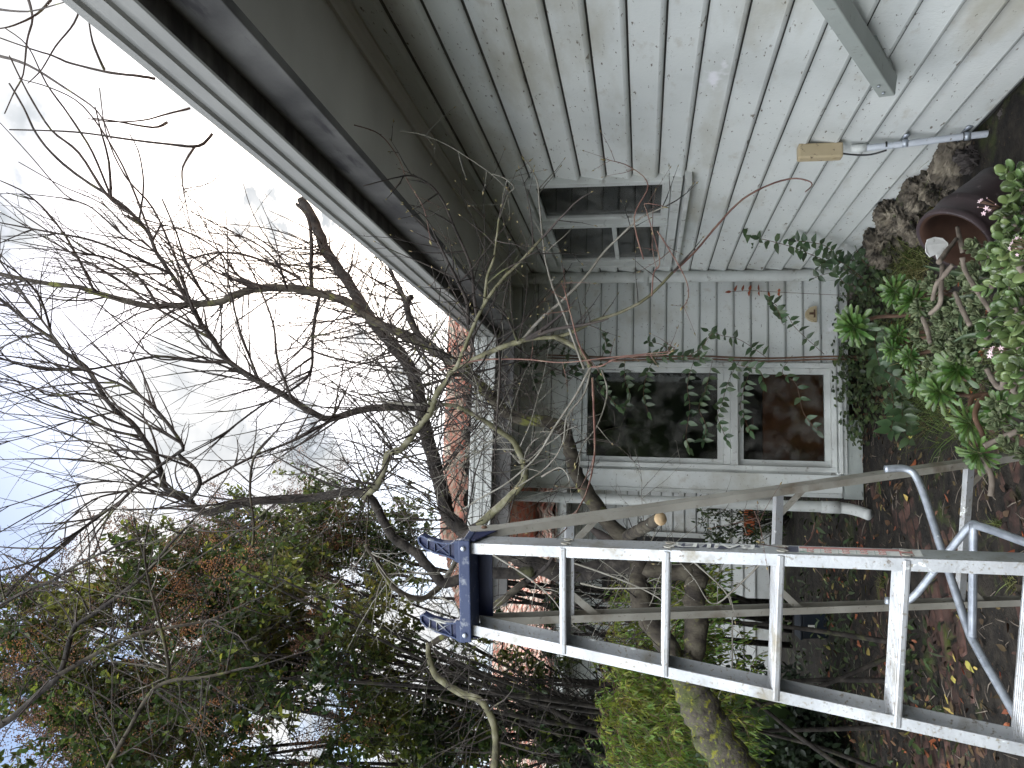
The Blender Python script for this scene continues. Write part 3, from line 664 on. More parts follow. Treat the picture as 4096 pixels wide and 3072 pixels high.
        for i in range(kk): j = (i+1) % kk; mb.f.append([i, kk+i, kk+j, j])
        mb.mi = [0]*len(mb.f)
        horn = ob('horn', mb, DBLUE, cap)
        mb = MB(); mb.sm = False
        Q = lambda p, q: base + e*p + z*q + b*(back(q)+.004)
        for i in range(1, kk):
            a, c = outl[i], outl[(i+1) % kk]; mb.bar(Q(*a), Q(*c), .0045, .012, tuple(b))
        for a, c in (((-.015, .04), (.020, .082)), ((.020, .04), (-.010, .082)), ((-.018, .038), (.022, .038)), ((-.010, .084), (.022, .084)), ((-.004, .108), (.027, .106))): mb.bar(Q(*a), Q(*c), .0026, .006, tuple(b))
        mb.box(base + z*.006 + b*.002, .062, .008, .03, (e, b, z))
        ob('horn_rib', mb, BLUE, horn)
        mb = MB(); c = tp - b*.0245 + e*(sg*(wd/2-.022)) - z*.006; mb.tube([c, c-b*.004], [.008, .006], 10); ob('rivet', mb, GALV, cap)
    mb = MB(); mb.sm = False; c = Rr(.03, 1)+n2*.02; mb.box(c + e*.002, .003, .05, .09, (e, n2, d2)); ob('hinge_plate', mb, ALU2, q2)
    mb = MB(); mb.tube([c+e*.003, c+e*.009], [.010, .008], 10); ob('hinge_bolt', mb, STEM, q2)
    # lettering and warning label on the outside of the right-hand rail; it reads from the bottom up
    SL = lambda s, q, lift=.0012: Rf(s, 1) + n1*q + e*lift
    def on_rail(pts2, lift): return [SL(s, q, lift) for s, q in pts2]
    cu = bpy.data.curves.new('lettering', 'FONT'); cu.body = 'BAILEY'; cu.size = .052; cu.extrude = 0; cu.offset = .0012; cu.space_character = 1.02
    tmp = bpy.data.objects.new('lettering', cu); col.objects.link(tmp); bpy.context.view_layer.update()
    me = bpy.data.meshes.new_from_object(tmp); bpy.data.objects.remove(tmp)
    xs = [v.co.x for v in me.vertices]; wdt = max(xs); 
    sa, sb = .80, .565                      # B at the lower end, Y at the upper
    mbk = MB(); mbk.sm = False
    mbk.v = []
    for v in me.vertices:
        t = v.co.x/wdt; s = sa+(sb-sa)*t; q = .012 + v.co.y*.95
        mbk.v.append(tuple(SL(s, .070-q if 0 else .058-v.co.y*.9, .0022)))
    mbk.f = [list(p.vertices) for p in me.polygons]; mbk.mi = [0]*len(mbk.f)
    # torn strips of the navy backing
    mb = MB(); mb.sm = False
    for a, c, q0, q1_ in ((.555, .60, .018, .034), (.60, .655, .02, .06), (.66, .70, .030, .060), (.70, .74, .02, .05), (.74, .81, .04, .061)):
        mb.add(on_rail([(a, q0), (c, q0+.004), (c-.006, q1_), (a+.008, q1_-.003)], .001), [(0, 1, 2, 3)])
    bk = ob('lettering_backing', mb, NAVY, rr); ob('lettering', mbk, STICK, rr)
    mb = MB(); mb.sm = False
    a0, a1 = .87, 1.19
    def qd(sa, sb, q0, q1, mi, lf): mb.add(on_rail([(sa, q0), (sb, q0), (sb, q1), (sa, q1)], lf), [(0, 1, 2, 3)], mi)
    qd(a0, a1, .012, .062, 0, .001); qd(a0, a0+.035, .014, .060, 1, .0016); qd(a0+.037, a1-.03, .046, .060, 2, .0016); qd(a1-.05, a1-.02, .014, .060, 2, .0018)
    qd(a0+.037, a0+.07, .014, .024, 3, .0016)
    for i in range(5):
        for j in range(2):
            sA = a0+.045+i*.042; q0 = .015+j*.016
            qd(sA, sA+.036, q0, q0+.0012, 3, .002); qd(sA, sA+.0012, q0, q0+.013, 3, .002)
            c = SL(sA+.018, q0+.007, .0022); mb.tube([c + (n1*math.cos(t)*.0048 + d1*math.sin(t)*.0085) for t in [math.pi*2*u/9 for u in range(9)]], .0008, 4, mi=2)
    ob('warning_label', mb, [STICK, NAVY, REDINK, GREENINK], rr)
ladder()

# ------------------------------------------------------------------ bare tree
def blocked(p):
    if p.z < .05: return True
    if p.x > XW-.12: return True
    if p.x > XG-.06 and p.z > H+.86 and p.z < H+1.2+max(0, p.x-XG)*.4 and p.y < YG2+.1: return True
    if p.y > YG2-.08 and p.x > -1.1 and H+.84 < p.z < H+1.25+max(0, p.y-YG2)*.33: return True
    if p.y > YF-.1 and p.x > XL-.15 and p.z < H+1.3: return True
    return False
def buds(mb, p, d, r, L=.011, mi=0):
    s = d.orthogonal().normalized(); t = d.cross(s); o = len(mb.v)
    mb.v += [tuple(p), tuple(p+d*L*.4+s*r), tuple(p+d*L*.4-s*.5*r+t*.87*r), tuple(p+d*L*.4-s*.5*r-t*.87*r), tuple(p+d*L)]
    mb.f += [[o, o+2, o+1], [o, o+3, o+2], [o, o+1, o+3], [o+4, o+1, o+2], [o+4, o+2, o+3], [o+4, o+3, o+1]]; mb.mi += [mi]*6
def shoot(mb, bm_, p, d, L, r, lvl, up=.25, wig=.28, sub=1.0, sides=5):
    """a wandering tapered twig with nodes, buds and side twigs"""
    n = max(3, int(L/.045)); st = L/n; pts = [p]; rad = [r]; d = d.normalized(); sub_at = []
    bow = rv()*.10
    for i in range(n):
        d = (d + rv()*wig*.45 + bow*.5 + EZ*up*.09).normalized()
        q = pts[-1] + d*st
        if blocked(q): break
        pts.append(q); t = (i+1)/n
        rr = r*(1-.72*t); rad.append(rr*(1.0 if i % 2 else 1.22))
        if lvl > 0 and i > 0 and rnd.random() < sub*.36: sub_at.append((q, d.copy(), rr))
        elif rnd.random() < .5:
            s = (d.cross(rv())).normalized(); buds(mb, q, (s*.8+d).normalized(), max(rr*.75, .0015), U(.007, .014))
    if len(pts) < 3: return
    rad[-1] = max(rad[-1]*.6, .0006)
    mb.tube(pts, rad, sides if r > .004 else 4 if r > .002 else 3, cap=False)
    if bm_ is not None: buds(bm_, pts[-1], (pts[-1]-pts[-2]).normalized(), .0026, U(.012, .02))
    for q, dd, rr in sub_at:
        s = dd.cross(rv()).normalized()
        shoot(mb, bm_, q, (dd*U(.5, 1.1) + s*U(.5, 1)).normalized(), L*U(.22, .55)*(1 if lvl > 1 else .8), max(rr*.62, .0015), lvl-1, up, wig*1.1, sub*.8, 4)

tree_root = P(1650, 1770, 3.9); tree_root.z = 0
tree = empty('bare_tree', tree_root, 'leafless old garden tree with mossy trunk and tangled bare branches over the ladder', 'tree')
crown = MB(); olive = MB(); red = MB(); pale = MB(); budm = MB()
PXM = lambda px, Y: px*Y/1660
def limb(name, pts, Y0, Y1, r0, r1, m_, sides=9, parent=tree, k=4, mb=None, rough=.12):
    """points in the overview, distance from Y0 to Y1, radius in overview pixels"""
    n = len(pts); sp = []
    for i, (x, y) in enumerate(pts):
        t = i/(n-1); Y = Y0+(Y1-Y0)*t
        sp.append((P(x, y, Y), PXM(r0+(r1-r0)*t, Y)))
    q = spline(sp, k)
    ps = [a + rv()*r*.12 for a, r in q]; rs = [r*(1+U(-rough, rough)*.7) for a, r in q]
    if mb is not None: mb.tube(ps, rs, sides, cap=False)
    else:
        b = MB(); b.tube(ps, rs, sides); ob(name, b, m_, parent)
    return list(zip(ps, rs))
def sprout(path, n, L, mb, lvl=1, up=.3, side=.8, fwd=.7, r=.0035, t0=.1, bud=None, upd=.35, sub=1.0, tip=True, wig=.28):
    k = len(path)
    for i in range(n):
        j = min(k-2, int(k*(t0+(1-t0)*rnd.random()))); p, rr = path[j]; d = (path[j+1][0]-p).normalized()
        s = d.cross(rv()).normalized()
        shoot(mb, bud, p, (d*fwd*U(.4, 1.2) + s*side*U(.5, 1.2) + EZ*upd*U(0, 1)).normalized(), L*U(.45, 1.2), min(r*U(.7, 1.2), rr*.8), lvl, up, wig, sub)
    if tip:
        p, rr = path[-1]; shoot(mb, bud, p, (p-path[-2][0]).normalized(), L*.8, max(rr*.9, .0015), lvl, up, wig, sub)

# trunk and the heavy limbs behind the ladder
limb('trunk', [(1680, 1800), (1620, 1700), (1575, 1640), (1540, 1590), (1520, 1545), (1495, 1500), (1478, 1450), (1462, 1420)], 3.85, 4.0, 46, 31, MOSSBARK, 16, rough=.25)
limb('limb', [(1480, 1450), (1500, 1400), (1502, 1330), (1500, 1270), (1508, 1243), (1490, 1234), (1440, 1236), (1395, 1225)], 4.0, 4.1, 24, 17, BARK, 12, rough=.2)
La = limb('limb', [(1470, 1440), (1440, 1395), (1405, 1340), (1385, 1290), (1378, 1255), (1385, 1215), (1372, 1200)], 4.0, 4.2, 24, 20, BARK, 12, rough=.2)
Lb = limb('limb', [(1390, 1225), (1340, 1222), (1290, 1232), (1240, 1238), (1190, 1233), (1140, 1215), (1100, 1195), (1060, 1176), (1025, 1160), (985, 1135), (965, 1105), (953, 1053), (938, 1001), (921, 933), (907, 868), (897, 822), (873, 776), (839, 735), (805, 694), (764, 629), (728, 576), (702, 540), (690, 505), (672, 465), (650, 430)], 4.2, 4.7, 20, 11, DARKBARK, 11)
Lc = limb('limb', [(1375, 1205), (1352, 1165), (1320, 1137), (1290, 1096), (1258, 1047), (1240, 1010), (1230, 965), (1216, 925), (1184, 911), (1140, 908), (1100, 897), (1074, 872), (1048, 843), (1010, 805), (985, 787), (940, 757), (880, 727), (830, 704), (790, 680), (756, 655), (711, 639), (649, 625), (588, 622), (547, 625), (506, 639), (472, 653), (410, 658), (325, 661), (267, 649), (205, 632), (164, 619), (85, 610), (-20, 588)], 4.2, 4.0, 17, 5.5, BARK, 10)
Ld = limb('limb', [(1150, 1235), (1110, 1240), (1035, 1240), (985, 1255), (955, 1258), (930, 1230), (897, 1194), (862, 1171), (842, 1150), (820, 1110), (800, 1075), (756, 1063), (684, 1073), (620, 1079), (560, 1083), (500, 1092), (455, 1108), (427, 1100), (403, 1077), (359, 1056), (349, 1025), (338, 991), (308, 943), (284, 913), (253, 889), (226, 858), (185, 793), (137, 759), (113, 731), (82, 711), (34, 673), (-20, 630)], 4.1, 3.6, 12.5, 4, DARKBARK, 9)
limb('limb', [(1365, 1172), (1356, 1158), (1372, 1150), (1385, 1142), (1405, 1131), (1427, 1121)], 4.15, 3.6, 11, 13.5, BARK, 12)
mb = MB(); c = P(1427, 1121, 3.6); d = (c - P(1405, 1131, 3.71)).normalized(); mb.tube([c-d*.004, c+d*.004], [.0305, .029], 16); ob('sawn_end', mb, CUT, tree)
Le = limb('limb', [(902, 880), (890, 880), (850, 879), (805, 882), (753, 893), (702, 904), (632, 865), (560, 824), (496, 783), (461, 735), (435, 700), (417, 668), (403, 642), (369, 591), (338, 545), (318, 500), (284, 460), (239, 425), (178, 386), (123, 342), (79, 290), (51, 232), (20, 180)], 4.6, 3.9, 9.5, 2.2, DARKBARK, 8)
Lf = limb('limb', [(787, 1073), (800, 1060), (815, 1049), (830, 1010), (839, 981), (866, 971), (885, 948), (900, 926), (928, 892), (945, 848), (965, 824), (982, 796), (1027, 776), (1078, 752), (1129, 735)], 3.9, 3.0, 8.5, 6, OLIVE, 9)
Lg = limb('limb', [(1129, 735), (1163, 694), (1215, 649), (1262, 601), (1303, 547), (1340, 510), (1385, 470), (1440, 445)], 3.0, 2.7, 4.2, 1.6, PALETWIG, 7)
Lh = limb('limb', [(1129, 735), (1165, 730), (1198, 728), (1235, 718), (1283, 694), (1351, 670), (1403, 639), (1454, 588)], 3.0, 2.85, 5.4, 2.8, OLIVE, 7)
limb('limb', [(1454, 588), (1500, 545), (1555, 480), (1605, 430), (1660, 400), (1710, 386), (1744, 390), (1754, 400), (1740, 414)], 2.85, 2.75, 2.6, 1.2, REDTWIG, 6)
Li = limb('limb', [(1198, 728), (1242, 748), (1266, 772), (1276, 793)], 2.95, 2.95, 6, 6, OLIVE, 8)
Lj = limb('limb', [(972, 806), (985, 795), (999, 762), (1020, 711), (1047, 656), (1081, 608), (1129, 560), (1170, 515)], 3.1, 2.6, 5, 3, OLIVE, 8)
Lk = limb('limb', [(1031, 690), (1024, 640), (1020, 590), (1010, 555), (985, 500), (960, 440), (930, 400), (890, 380), (850, 385), (785, 402)], 3.0, 2.35, 4, 1.4, TWIG, 7)
Ll = limb('limb', [(1047, 656), (1052, 600), (1066, 560), (1072, 520), (1078, 470)], 2.85, 2.5, 4, 2, OLIVE, 7)
Lm = limb('limb', [(1012, 700), (1008, 650), (985, 600), (965, 560), (945, 520)], 3.05, 2.6, 4.5, 2.2, TWIG, 7)
Ln = limb('limb', [(1134, 1010), (1130, 1040), (1108, 1066), (1090, 1085), (1067, 1104), (1035, 1132)], 3.6, 3.9, 8, 9, OLIVE, 9)
Ln2 = limb('limb', [(1134, 1010), (1128, 990), (1110, 955), (1085, 935), (1040, 905), (990, 880), (945, 872)], 3.6, 3.5, 8, 4, OLIVE, 8)
Lo = limb('limb', [(925, 1394), (957, 1376), (1005, 1350), (1050, 1324), (1100, 1285), (1138, 1254)], 4.3, 4.15, 6, 8, BARK, 8)
Lp = limb('limb', [(925, 1390), (929, 1429), (946, 1464), (999, 1499), (1037, 1513), (1061, 1548), (1072, 1603), (1066, 1680)], 4.3, 3.9, 6, 9, OLIVE, 8)
Lq = limb('limb', [(789, 1178), (814, 1213), (849, 1268), (897, 1293), (929, 1286), (955, 1260)], 3.9, 4.1, 5, 7, BARK, 8)
Lr = limb('limb', [(410, 1080), (431, 1046), (420, 1012), (386, 981), (396, 967), (369, 923), (328, 875), (291, 848), (253, 827), (205, 807), (150, 770), (90, 690), (40, 620), (-10, 550)], 3.7, 3.4, 5, 2, DARKBARK, 7)
Ls = limb('limb', [(396, 971), (350, 1003), (308, 1036), (263, 1080), (226, 1107), (150, 1165), (60, 1240), (-10, 1310)], 3.65, 3.4, 4, 3, DARKBARK, 7)
Lt = limb('limb', [(435, 1046), (490, 1015), (560, 980), (636, 951), (705, 912), (730, 880)], 3.8, 4.4, 3.2, 2.5, TWIG, 7)
Lu = limb('limb', [(-10, 1570), (21, 1554), (87, 1495), (129, 1457), (150, 1387), (164, 1352), (209, 1321), (272, 1275), (321, 1233), (355, 1190), (420, 1120)], 3.3, 3.4, 8.5, 2.5, DARKBARK, 8)
Lv = limb('limb', [(129, 1457), (209, 1411), (258, 1384), (314, 1366), (363, 1356), (450, 1340), (540, 1300)], 3.32, 3.5, 5.5, 2, BARK, 7)
Lw = limb('limb', [(230, 1670), (244, 1638), (279, 1575), (321, 1502), (366, 1471), (436, 1464), (500, 1450)], 3.3, 3.4, 6.5, 2.5, BARK, 8)
Lx = limb('limb', [(363, 1463), (363, 1429), (345, 1345), (321, 1254), (312, 1180), (330, 1100)], 3.4, 3.3, 4.2, 2, BARK, 7)
Ly = limb('limb', [(-20, 1320), (52, 1279), (112, 1254), (167, 1220), (230, 1190)], 3.4, 3.3, 4.5, 3, DARKBARK, 7)
Lz = limb('limb', [(545, 1180), (548, 1130), (540, 1060), (545, 1000), (560, 970)], 3.7, 3.7, 3, 3, BARK, 7)
La2 = limb('limb', [(455, 655), (430, 620), (400, 560), (380, 500), (350, 430)], 4.05, 3.9, 3.5, 1.8, DARKBARK, 7)
Lb2 = limb('limb', [(690, 640), (680, 690), (675, 740), (672, 800), (640, 835), (560, 880), (480, 940)], 4.3, 4.0, 4.5, 2, DARKBARK, 7)
Lc2 = limb('limb', [(890, 640), (878, 660), (900, 720), (930, 745)], 4.1, 4.0, 7, 8, DARKBARK, 8)
Lc3 = limb('limb', [(878, 660), (862, 620), (850, 600)], 4.1, 4.2, 6, 5, DARKBARK, 7)
Ld2 = limb('limb', [(675, 640), (672, 590), (672, 520), (665, 470), (640, 440)], 4.5, 4.6, 5, 4, DARKBARK, 7)
# young shoots of the sky side: each a fan of long straight twigs
long_ = [[(461, 735), (400, 700), (330, 660), (250, 600), (180, 560), (90, 510)], [(417, 668), (390, 600), (330, 540), (280, 500), (220, 440), (130, 400), (40, 350)], [(496, 783), (420, 780), (340, 770), (240, 790), (150, 800), (20, 780)],
         [(440, 770), (400, 775), (330, 770), (260, 700), (200, 650), (120, 640), (20, 620)], [(226, 858), (180, 850), (110, 855), (60, 830), (-10, 815)], [(308, 943), (240, 930), (180, 900), (90, 870), (-10, 830)],
         [(253, 889), (200, 900), (150, 910), (70, 940), (-10, 960)], [(338, 991), (280, 990), (200, 960), (120, 930), (30, 900)], [(338, 545), (280, 520), (200, 450), (140, 420), (60, 330), (-5, 260)],
         [(284, 460), (230, 420), (170, 330), (110, 280), (60, 200), (20, 120)], [(239, 425), (200, 330), (150, 250), (100, 180), (60, 100), (10, 60)], [(560, 824), (510, 790), (440, 745), (400, 680), (300, 600), (200, 560)],
         [(335, 170), (300, 164), (239, 157), (154, 137), (113, 120), (68, 106), (-5, 80)], [(458, 290), (430, 315), (370, 312), (270, 300), (160, 285), (20, 280)], [(225, 150), (200, 90), (190, 30)], [(360, 265), (330, 275), (250, 262), (200, 255)],
         [(60, -5), (70, 40), (58, 90), (50, 160), (30, 200), (10, 245)], [(420, 318), (395, 360), (395, 400), (400, 430)], [(110, 0), (80, 30), (30, 55), (-5, 62)], [(650, 600), (560, 560), (480, 545), (400, 560), (300, 575)],
         [(205, 632), (170, 560), (120, 480), (60, 420), (0, 390)], [(340, 660), (300, 600), (240, 560), (170, 540), (60, 470)], [(588, 622), (520, 600), (470, 540), (400, 500), (330, 480)], [(620, 625), (600, 570), (560, 530), (500, 500)],
         [(338, 545), (300, 440), (250, 330), (180, 230), (110, 190), (40, 170)], [(417, 668), (380, 560), (330, 450), (270, 380), (230, 290), (215, 190)], [(369, 591), (300, 560), (200, 520), (100, 500), (-5, 480)], [(240, 430), (235, 350), (220, 290), (205, 230)], [(300, 480), (310, 400), (300, 330), (280, 290)],
         [(560, 824), (520, 720), (500, 640), (480, 560), (440, 480)], [(632, 865), (600, 780), (590, 700), (560, 620), (530, 560), (500, 520)], [(113, 731), (90, 650), (50, 600), (-5, 560)], [(403, 1077), (330, 1060), (250, 1040), (150, 1050), (60, 1080), (-5, 1100)], [(349, 1025), (270, 1060), (200, 1080), (130, 1140)], [(185, 793), (120, 800), (50, 790), (-5, 770)],
         [(410, 234), (362, 246), (308, 260), (239, 263), (190, 256)], [(180, -5), (160, 50), (120, 100), (90, 150), (60, 180)], [(-5, 20), (60, 25), (120, 10), (170, -5)], [(-5, 120), (60, 140), (140, 190), (210, 240), (240, 300)]]
SKYP = []
for q in long_:
    k_ = U(.75, 1.35); SKYP.append(limb('branch', q, 4.0, 3.6, 3.2*k_, 1.3*k_, DARKBARK, 6, mb=crown))
for pth, n, L in ((Le, 26, .95), (Ld, 28, .95), (Lc, 24, .9), (Lr, 20, .8), (Ls, 12, .6), (Lt, 6, .5), (La2, 6, .6), (Lb2, 9, .5)):
    sprout(pth, n, L, crown, 1, up=.2, t0=.35 if pth in (Lc, Ld) else .15, r=.0058, upd=.3, sub=.55, wig=.11, side=.55, fwd=1)
for pth, n, L in ((Le, 22, .35), (Ld, 24, .35), (Lc, 22, .35), (Lr, 16, .3)):
    sprout(pth, n, L, crown, 1, up=.3, t0=.3, r=.0042, upd=.4, sub=.6, wig=.2)
for q in SKYP: sprout(q, 8, .55, crown, 1, up=.2, r=.0036, upd=.2, sub=.5, wig=.12, side=.5, fwd=1)
# the brush around the dark limb and over the wing roof
for pth, n, L, t0 in ((Lb, 95, .8, .35), (Lf, 40, .5, .05), (Ld2, 14, .5, .1), (Lc2, 10, .4, .1), (Lc3, 8, .4, .1), (Le, 22, .55, 0), (Lc, 46, .6, .3)):
    sprout(pth, int(n*1.5), L*1.25, crown, 2, up=.2, t0=t0, r=.0045, upd=.35, side=1, fwd=.5, wig=.2, sub=.75)
for pth, n, L in ((Lu, 22, .5), (Lv, 16, .4), (Lw, 18, .45), (Lx, 16, .35), (Ly, 12, .4), (Lz, 8, .3), (Lq, 14, .4), (Lp, 26, .4), (Lo, 14, .35), (Ln2, 18, .45), (Ln, 10, .3), (La, 12, .35), (Lb, 26, .4)):
    sprout(pth, int(n*1.5), L*1.2, olive if rnd.random() < .8 else pale, 2, up=.1, r=.0034, t0=0, upd=.12, side=1, fwd=.5, wig=.28, sub=.8)
# drooping brush before the wing
for pth, n, L, a, b in ((Lc, 44, .5, .12, .5), (Lf, 22, .45, 0, .8), (Ln2, 20, .5, 0, 1), (Lb, 34, .5, .0, .35), (La, 22, .5, .2, 1)):
    k = len(pth); sprout(pth[int(k*a):max(int(k*a)+3, int(k*b))], n, L, pale if pth is La else olive, 2, up=-.05, t0=0, r=.0034, upd=-.25, side=1, fwd=.3, wig=.33, tip=False)
# shoots before the house
for pth, n, L in ((Lj, 14, .38), (Lk, 14, .26), (Ll, 7, .3), (Lm, 9, .34), (Lf, 20, .4), (Lg, 5, .16), (Lh, 9, .2)):
    sprout(pth, n, L, olive, 1, up=.25, r=.003, t0=.1, bud=budm, upd=.35, side=.9, fwd=.7)
for q, Y0, Y1, r in (([(1262, 796), (1245, 752), (1218, 677), (1194, 619), (1178, 560), (1172, 510), (1165, 440), (1160, 390), (1135, 345)], 2.95, 2.55, 3.2), ([(1276, 790), (1249, 738), (1221, 632), (1212, 610)], 2.95, 2.7, 2.4),
             ([(1390, 560), (1370, 470), (1400, 400), (1360, 360), (1312, 345)], 2.7, 2.6, 1.8), ([(1420, 500), (1440, 530), (1480, 600), (1487, 640), (1475, 665)], 2.7, 2.65, 1.9), ([(1408, 640), (1412, 590), (1425, 560), (1398, 460), (1394, 440), (1432, 445)], 2.8, 2.65, 1.7),
             ([(1280, 817), (1283, 882), (1285, 967), (1279, 1018), (1266, 1066), (1245, 1107), (1225, 1140), (1195, 1165)], 2.95, 2.35, 2.6), ([(948, 800), (1027, 779), (1129, 776), (1215, 783), (1317, 772), (1450, 759)], 3.2, 2.8, 2.2),
             ([(1276, 793), (1240, 860), (1200, 920), (1160, 985), (1100, 1040), (1040, 1075), (1000, 1100)], 2.95, 3.1, 3), ([(1276, 793), (1262, 850), (1225, 900), (1215, 960), (1180, 1010), (1120, 1050)], 2.95, 3.1, 2.6),
             ([(1276, 793), (1300, 790), (1330, 775), (1380, 768), (1440, 765), (1458, 750)], 2.95, 2.8, 2.2), ([(1300, 800), (1312, 850), (1290, 920), (1260, 960), (1245, 1000)], 2.95, 2.8, 2),
             ([(1062, 375), (1090, 385), (1110, 405), (1098, 420), (1080, 470)], 2.5, 2.55, 1.6), ([(865, 283), (910, 290), (960, 310), (1010, 340), (1060, 375), (1092, 405)], 2.35, 2.5, 1.6), ([(765, 270), (820, 290), (860, 340), (880, 390), (915, 450), (930, 520)], 2.3, 2.6, 1.6),
             ([(1760, 1130), (1750, 1165), (1715, 1195), (1700, 1185), (1640, 1175)], 2.5, 2.0, 1.6), ([(1650, 1210), (1600, 1260), (1540, 1305), (1500, 1250), (1460, 1205)], 2.5, 2.9, 2), ([(1630, 1105), (1640, 1130), (1648, 1165)], 2.6, 2.2, 1.3)):
    mm = red if r < 3.3 and rnd.random() < .75 else pale
    pth = limb('shoot', q, Y0, Y1, r, r*.45, REDTWIG, 6, mb=mm, k=5)
    sprout(pth, 5, .13, mm, 0, up=.2, r=.0022, t0=.25, bud=budm, upd=.3, side=1, tip=False)
    for i in range(3, len(pth)-1, 2):
        d = (pth[i+1][0]-pth[i][0]).normalized(); buds(mm, pth[i][0], (d+d.cross(rv())*.9).normalized(), pth[i][1]*.8, .010)
    for i in range(2): buds(budm, pth[-1][0]+rv()*.006, (pth[-1][0]-pth[-3][0]).normalized(), .0032, .022)
# a few hanging shoots in front of the ladder and wing
for q in ([(925, 1330), (960, 1340), (1000, 1350), (1040, 1338), (1063, 1318)], [(950, 1290), (985, 1310), (1000, 1345), (1020, 1352), (1035, 1330)], [(1190, 1200), (1280, 1230), (1360, 1260), (1420, 1290), (1432, 1310), (1400, 1330)], [(1050, 1190), (1130, 1240), (1190, 1290), (1215, 1325)],
          [(1255, 1260), (1300, 1270), (1340, 1271), (1400, 1270)], [(1500, 1215), (1560, 1270), (1580, 1310), (1582, 1390), (1582, 1450)], [(1170, 1030), (1210, 1010), (1230, 1040), (1200, 1060)]):
    pth = limb('shoot', q, 3.2, 3.0, 2.2, 1.1, PALETWIG, 6, mb=pale, k=5); sprout(pth, 4, .14, pale, 0, up=0, r=.002, t0=.2, upd=0, side=1)
ob('crown', crown, TWIG, tree); ob('crown', olive, TWIG, tree); ob('crown', red, REDTWIG, tree); ob('crown', pale, PALETWIG, tree); ob('bud', budm, BUD, tree)['kind'] = 'stuff'

# ------------------------------------------------------------------ evergreen trees with berries
def evergreen(name, base, label, ells, nst, nclus, mat_, L=.07, berries=0, yellow=0, W=.5, kind=OVATE, group='evergreens behind the bare tree', per=(9, 20)):
    base = V(base); r = empty(name, base, label, 'tree', group)
    lv, yl, tw, be = MB(), MB(), MB(), MB()
    tot = sum(e[1]*e[2]*e[3] for e in ells)
    tips = []
    for c, rx, ry, rz, *o in ells:
        n = int(nclus*rx*ry*rz/tot); dens = o[0] if o else 1
        for i in range(int(n*dens)):
            v = rv()*(U(.12, 1)**.42); p = V(c)+V((v.x*rx, v.y*ry, v.z*rz))
            if noise.noise(p*1.9) < -.10: continue
            if p.z < .1 or blocked(p): continue
            tips.append((p, v))
    for p, v in tips:
        d = (v*.7 + EZ*.7 + rv()*.5).normalized()
        a = p - d*U(.12, .28); tw.tube([a, a.lerp(p, .5)+rv()*.012, p], [.0035, .0025, .0012], 3, cap=False)
        for j in range(rnd.randint(*per)):
            q = a.lerp(p, U(.2, 1.05)) + rv()*.018
            dd = (d*.6 + rv() + V((0, 0, -.15))).normalized()
            tgt = yl if rnd.random() < yellow*(1.6 if v.z > .3 else .6) else lv
            leaf(tgt, q, dd, (EZ+rv()*.8).normalized(), L*U(.55, 1.15), L*W*U(.8, 1.1), kind, fold=U(.1, .35), droop=U(.05, .3))
        if berries and v.z > -.15 and rnd.random() < berries*(2 if v.z > .2 else .8):
            for j in range(60):
                t = U(.0, 1)**.7; s = rv()*(.012+.085*(1-t)); q = p + d*(.02 + .24*t) + s; rr = U(.004, .0062)
                o = len(be.v); be.v += [tuple(q+V(k)*rr) for k in ((1, 0, 0), (-1, 0, 0), (0, 1, 0), (0, -1, 0), (0, 0, 1), (0, 0, -1))]
                be.f += [[o+a_, o+b_, o+c_] for a_, b_, c_ in ((0, 2, 4), (2, 1, 4), (1, 3, 4), (3, 0, 4), (2, 0, 5), (1, 2, 5), (3, 1, 5), (0, 3, 5))]; be.mi += [0]*8
    for i in range(nst):
        a = base + V((U(-.5, .5)*ells[0][1], U(-.4, .4)*ells[0][2], 0)); c, rx, ry, rz = ells[rnd.randrange(len(ells))][:4]
        e = V(c)+V((U(-.8, .8)*rx, U(-.7, .7)*ry, U(-.1, .8)*rz)); L_ = (e-a).length
        pts = [(a, .030*U(.7, 1.2)), (a.lerp(e, .3)+rv()*.2, .022), (a.lerp(e, .65)+rv()*.28, .014), (e, .005)]
        q = spline(pts, 5); mb = MB(); mb.tube([x[0] for x in q], [x[1]*U(.9, 1.12) for x in q], 7)
        ob('trunk', mb, DARKBARK, r)
        for x, rr in q[5:]:
            for z_ in range(2): shoot(tw, None, x, (EZ*U(.3, 1)+rv()).normalized(), U(.3, .9), max(.003, rr*.35), 1, .3, .3, .8, 4)
    if lv.v: ob('crown', lv, mat_, r)
    if yl.v: ob('crown', yl, LEAFY, r)
    if tw.v: ob('branchwork', tw, DARKBARK, r)
    if be.v: ob('berries', be, BERRY, r)['kind'] = 'stuff'
    return r
def el(x, y, Y, rx, ry, rz, dens=1): return (P(x, y, Y), rx, ry, rz, dens)
evergreen('evergreen_tree', P(1600, 1700, 7.4).to_tuple()[:2]+(0,), 'largest berry laden evergreen, many stemmed, filling the side beyond the ladder',
          [el(180, 1480, 5.2, .95, .7, .62), el(330, 1320, 5.4, .75, .7, .62), el(560, 1300, 5.5, .8, .7, .55), el(480, 1520, 5.3, .9, .7, .6, .8), el(730, 1480, 5.4, .75, .55, .55, .55), el(600, 1380, 4.7, .6, .4, .5, .5), el(330, 1560, 4.6, .7, .4, .6, .5), el(880, 1500, 5.9, .7, .5, .6, .55), el(820, 1640, 5.7, .6, .5, .6, .7), el(60, 1330, 5.2, .6, .5, .4, .8), el(250, 1640, 5.1, .9, .7, .9), el(800, 1330, 5.6, .5, .5, .4, .55)],
          30, 5600, LEAFP, .060, berries=.62, yellow=.14, per=(9, 19))
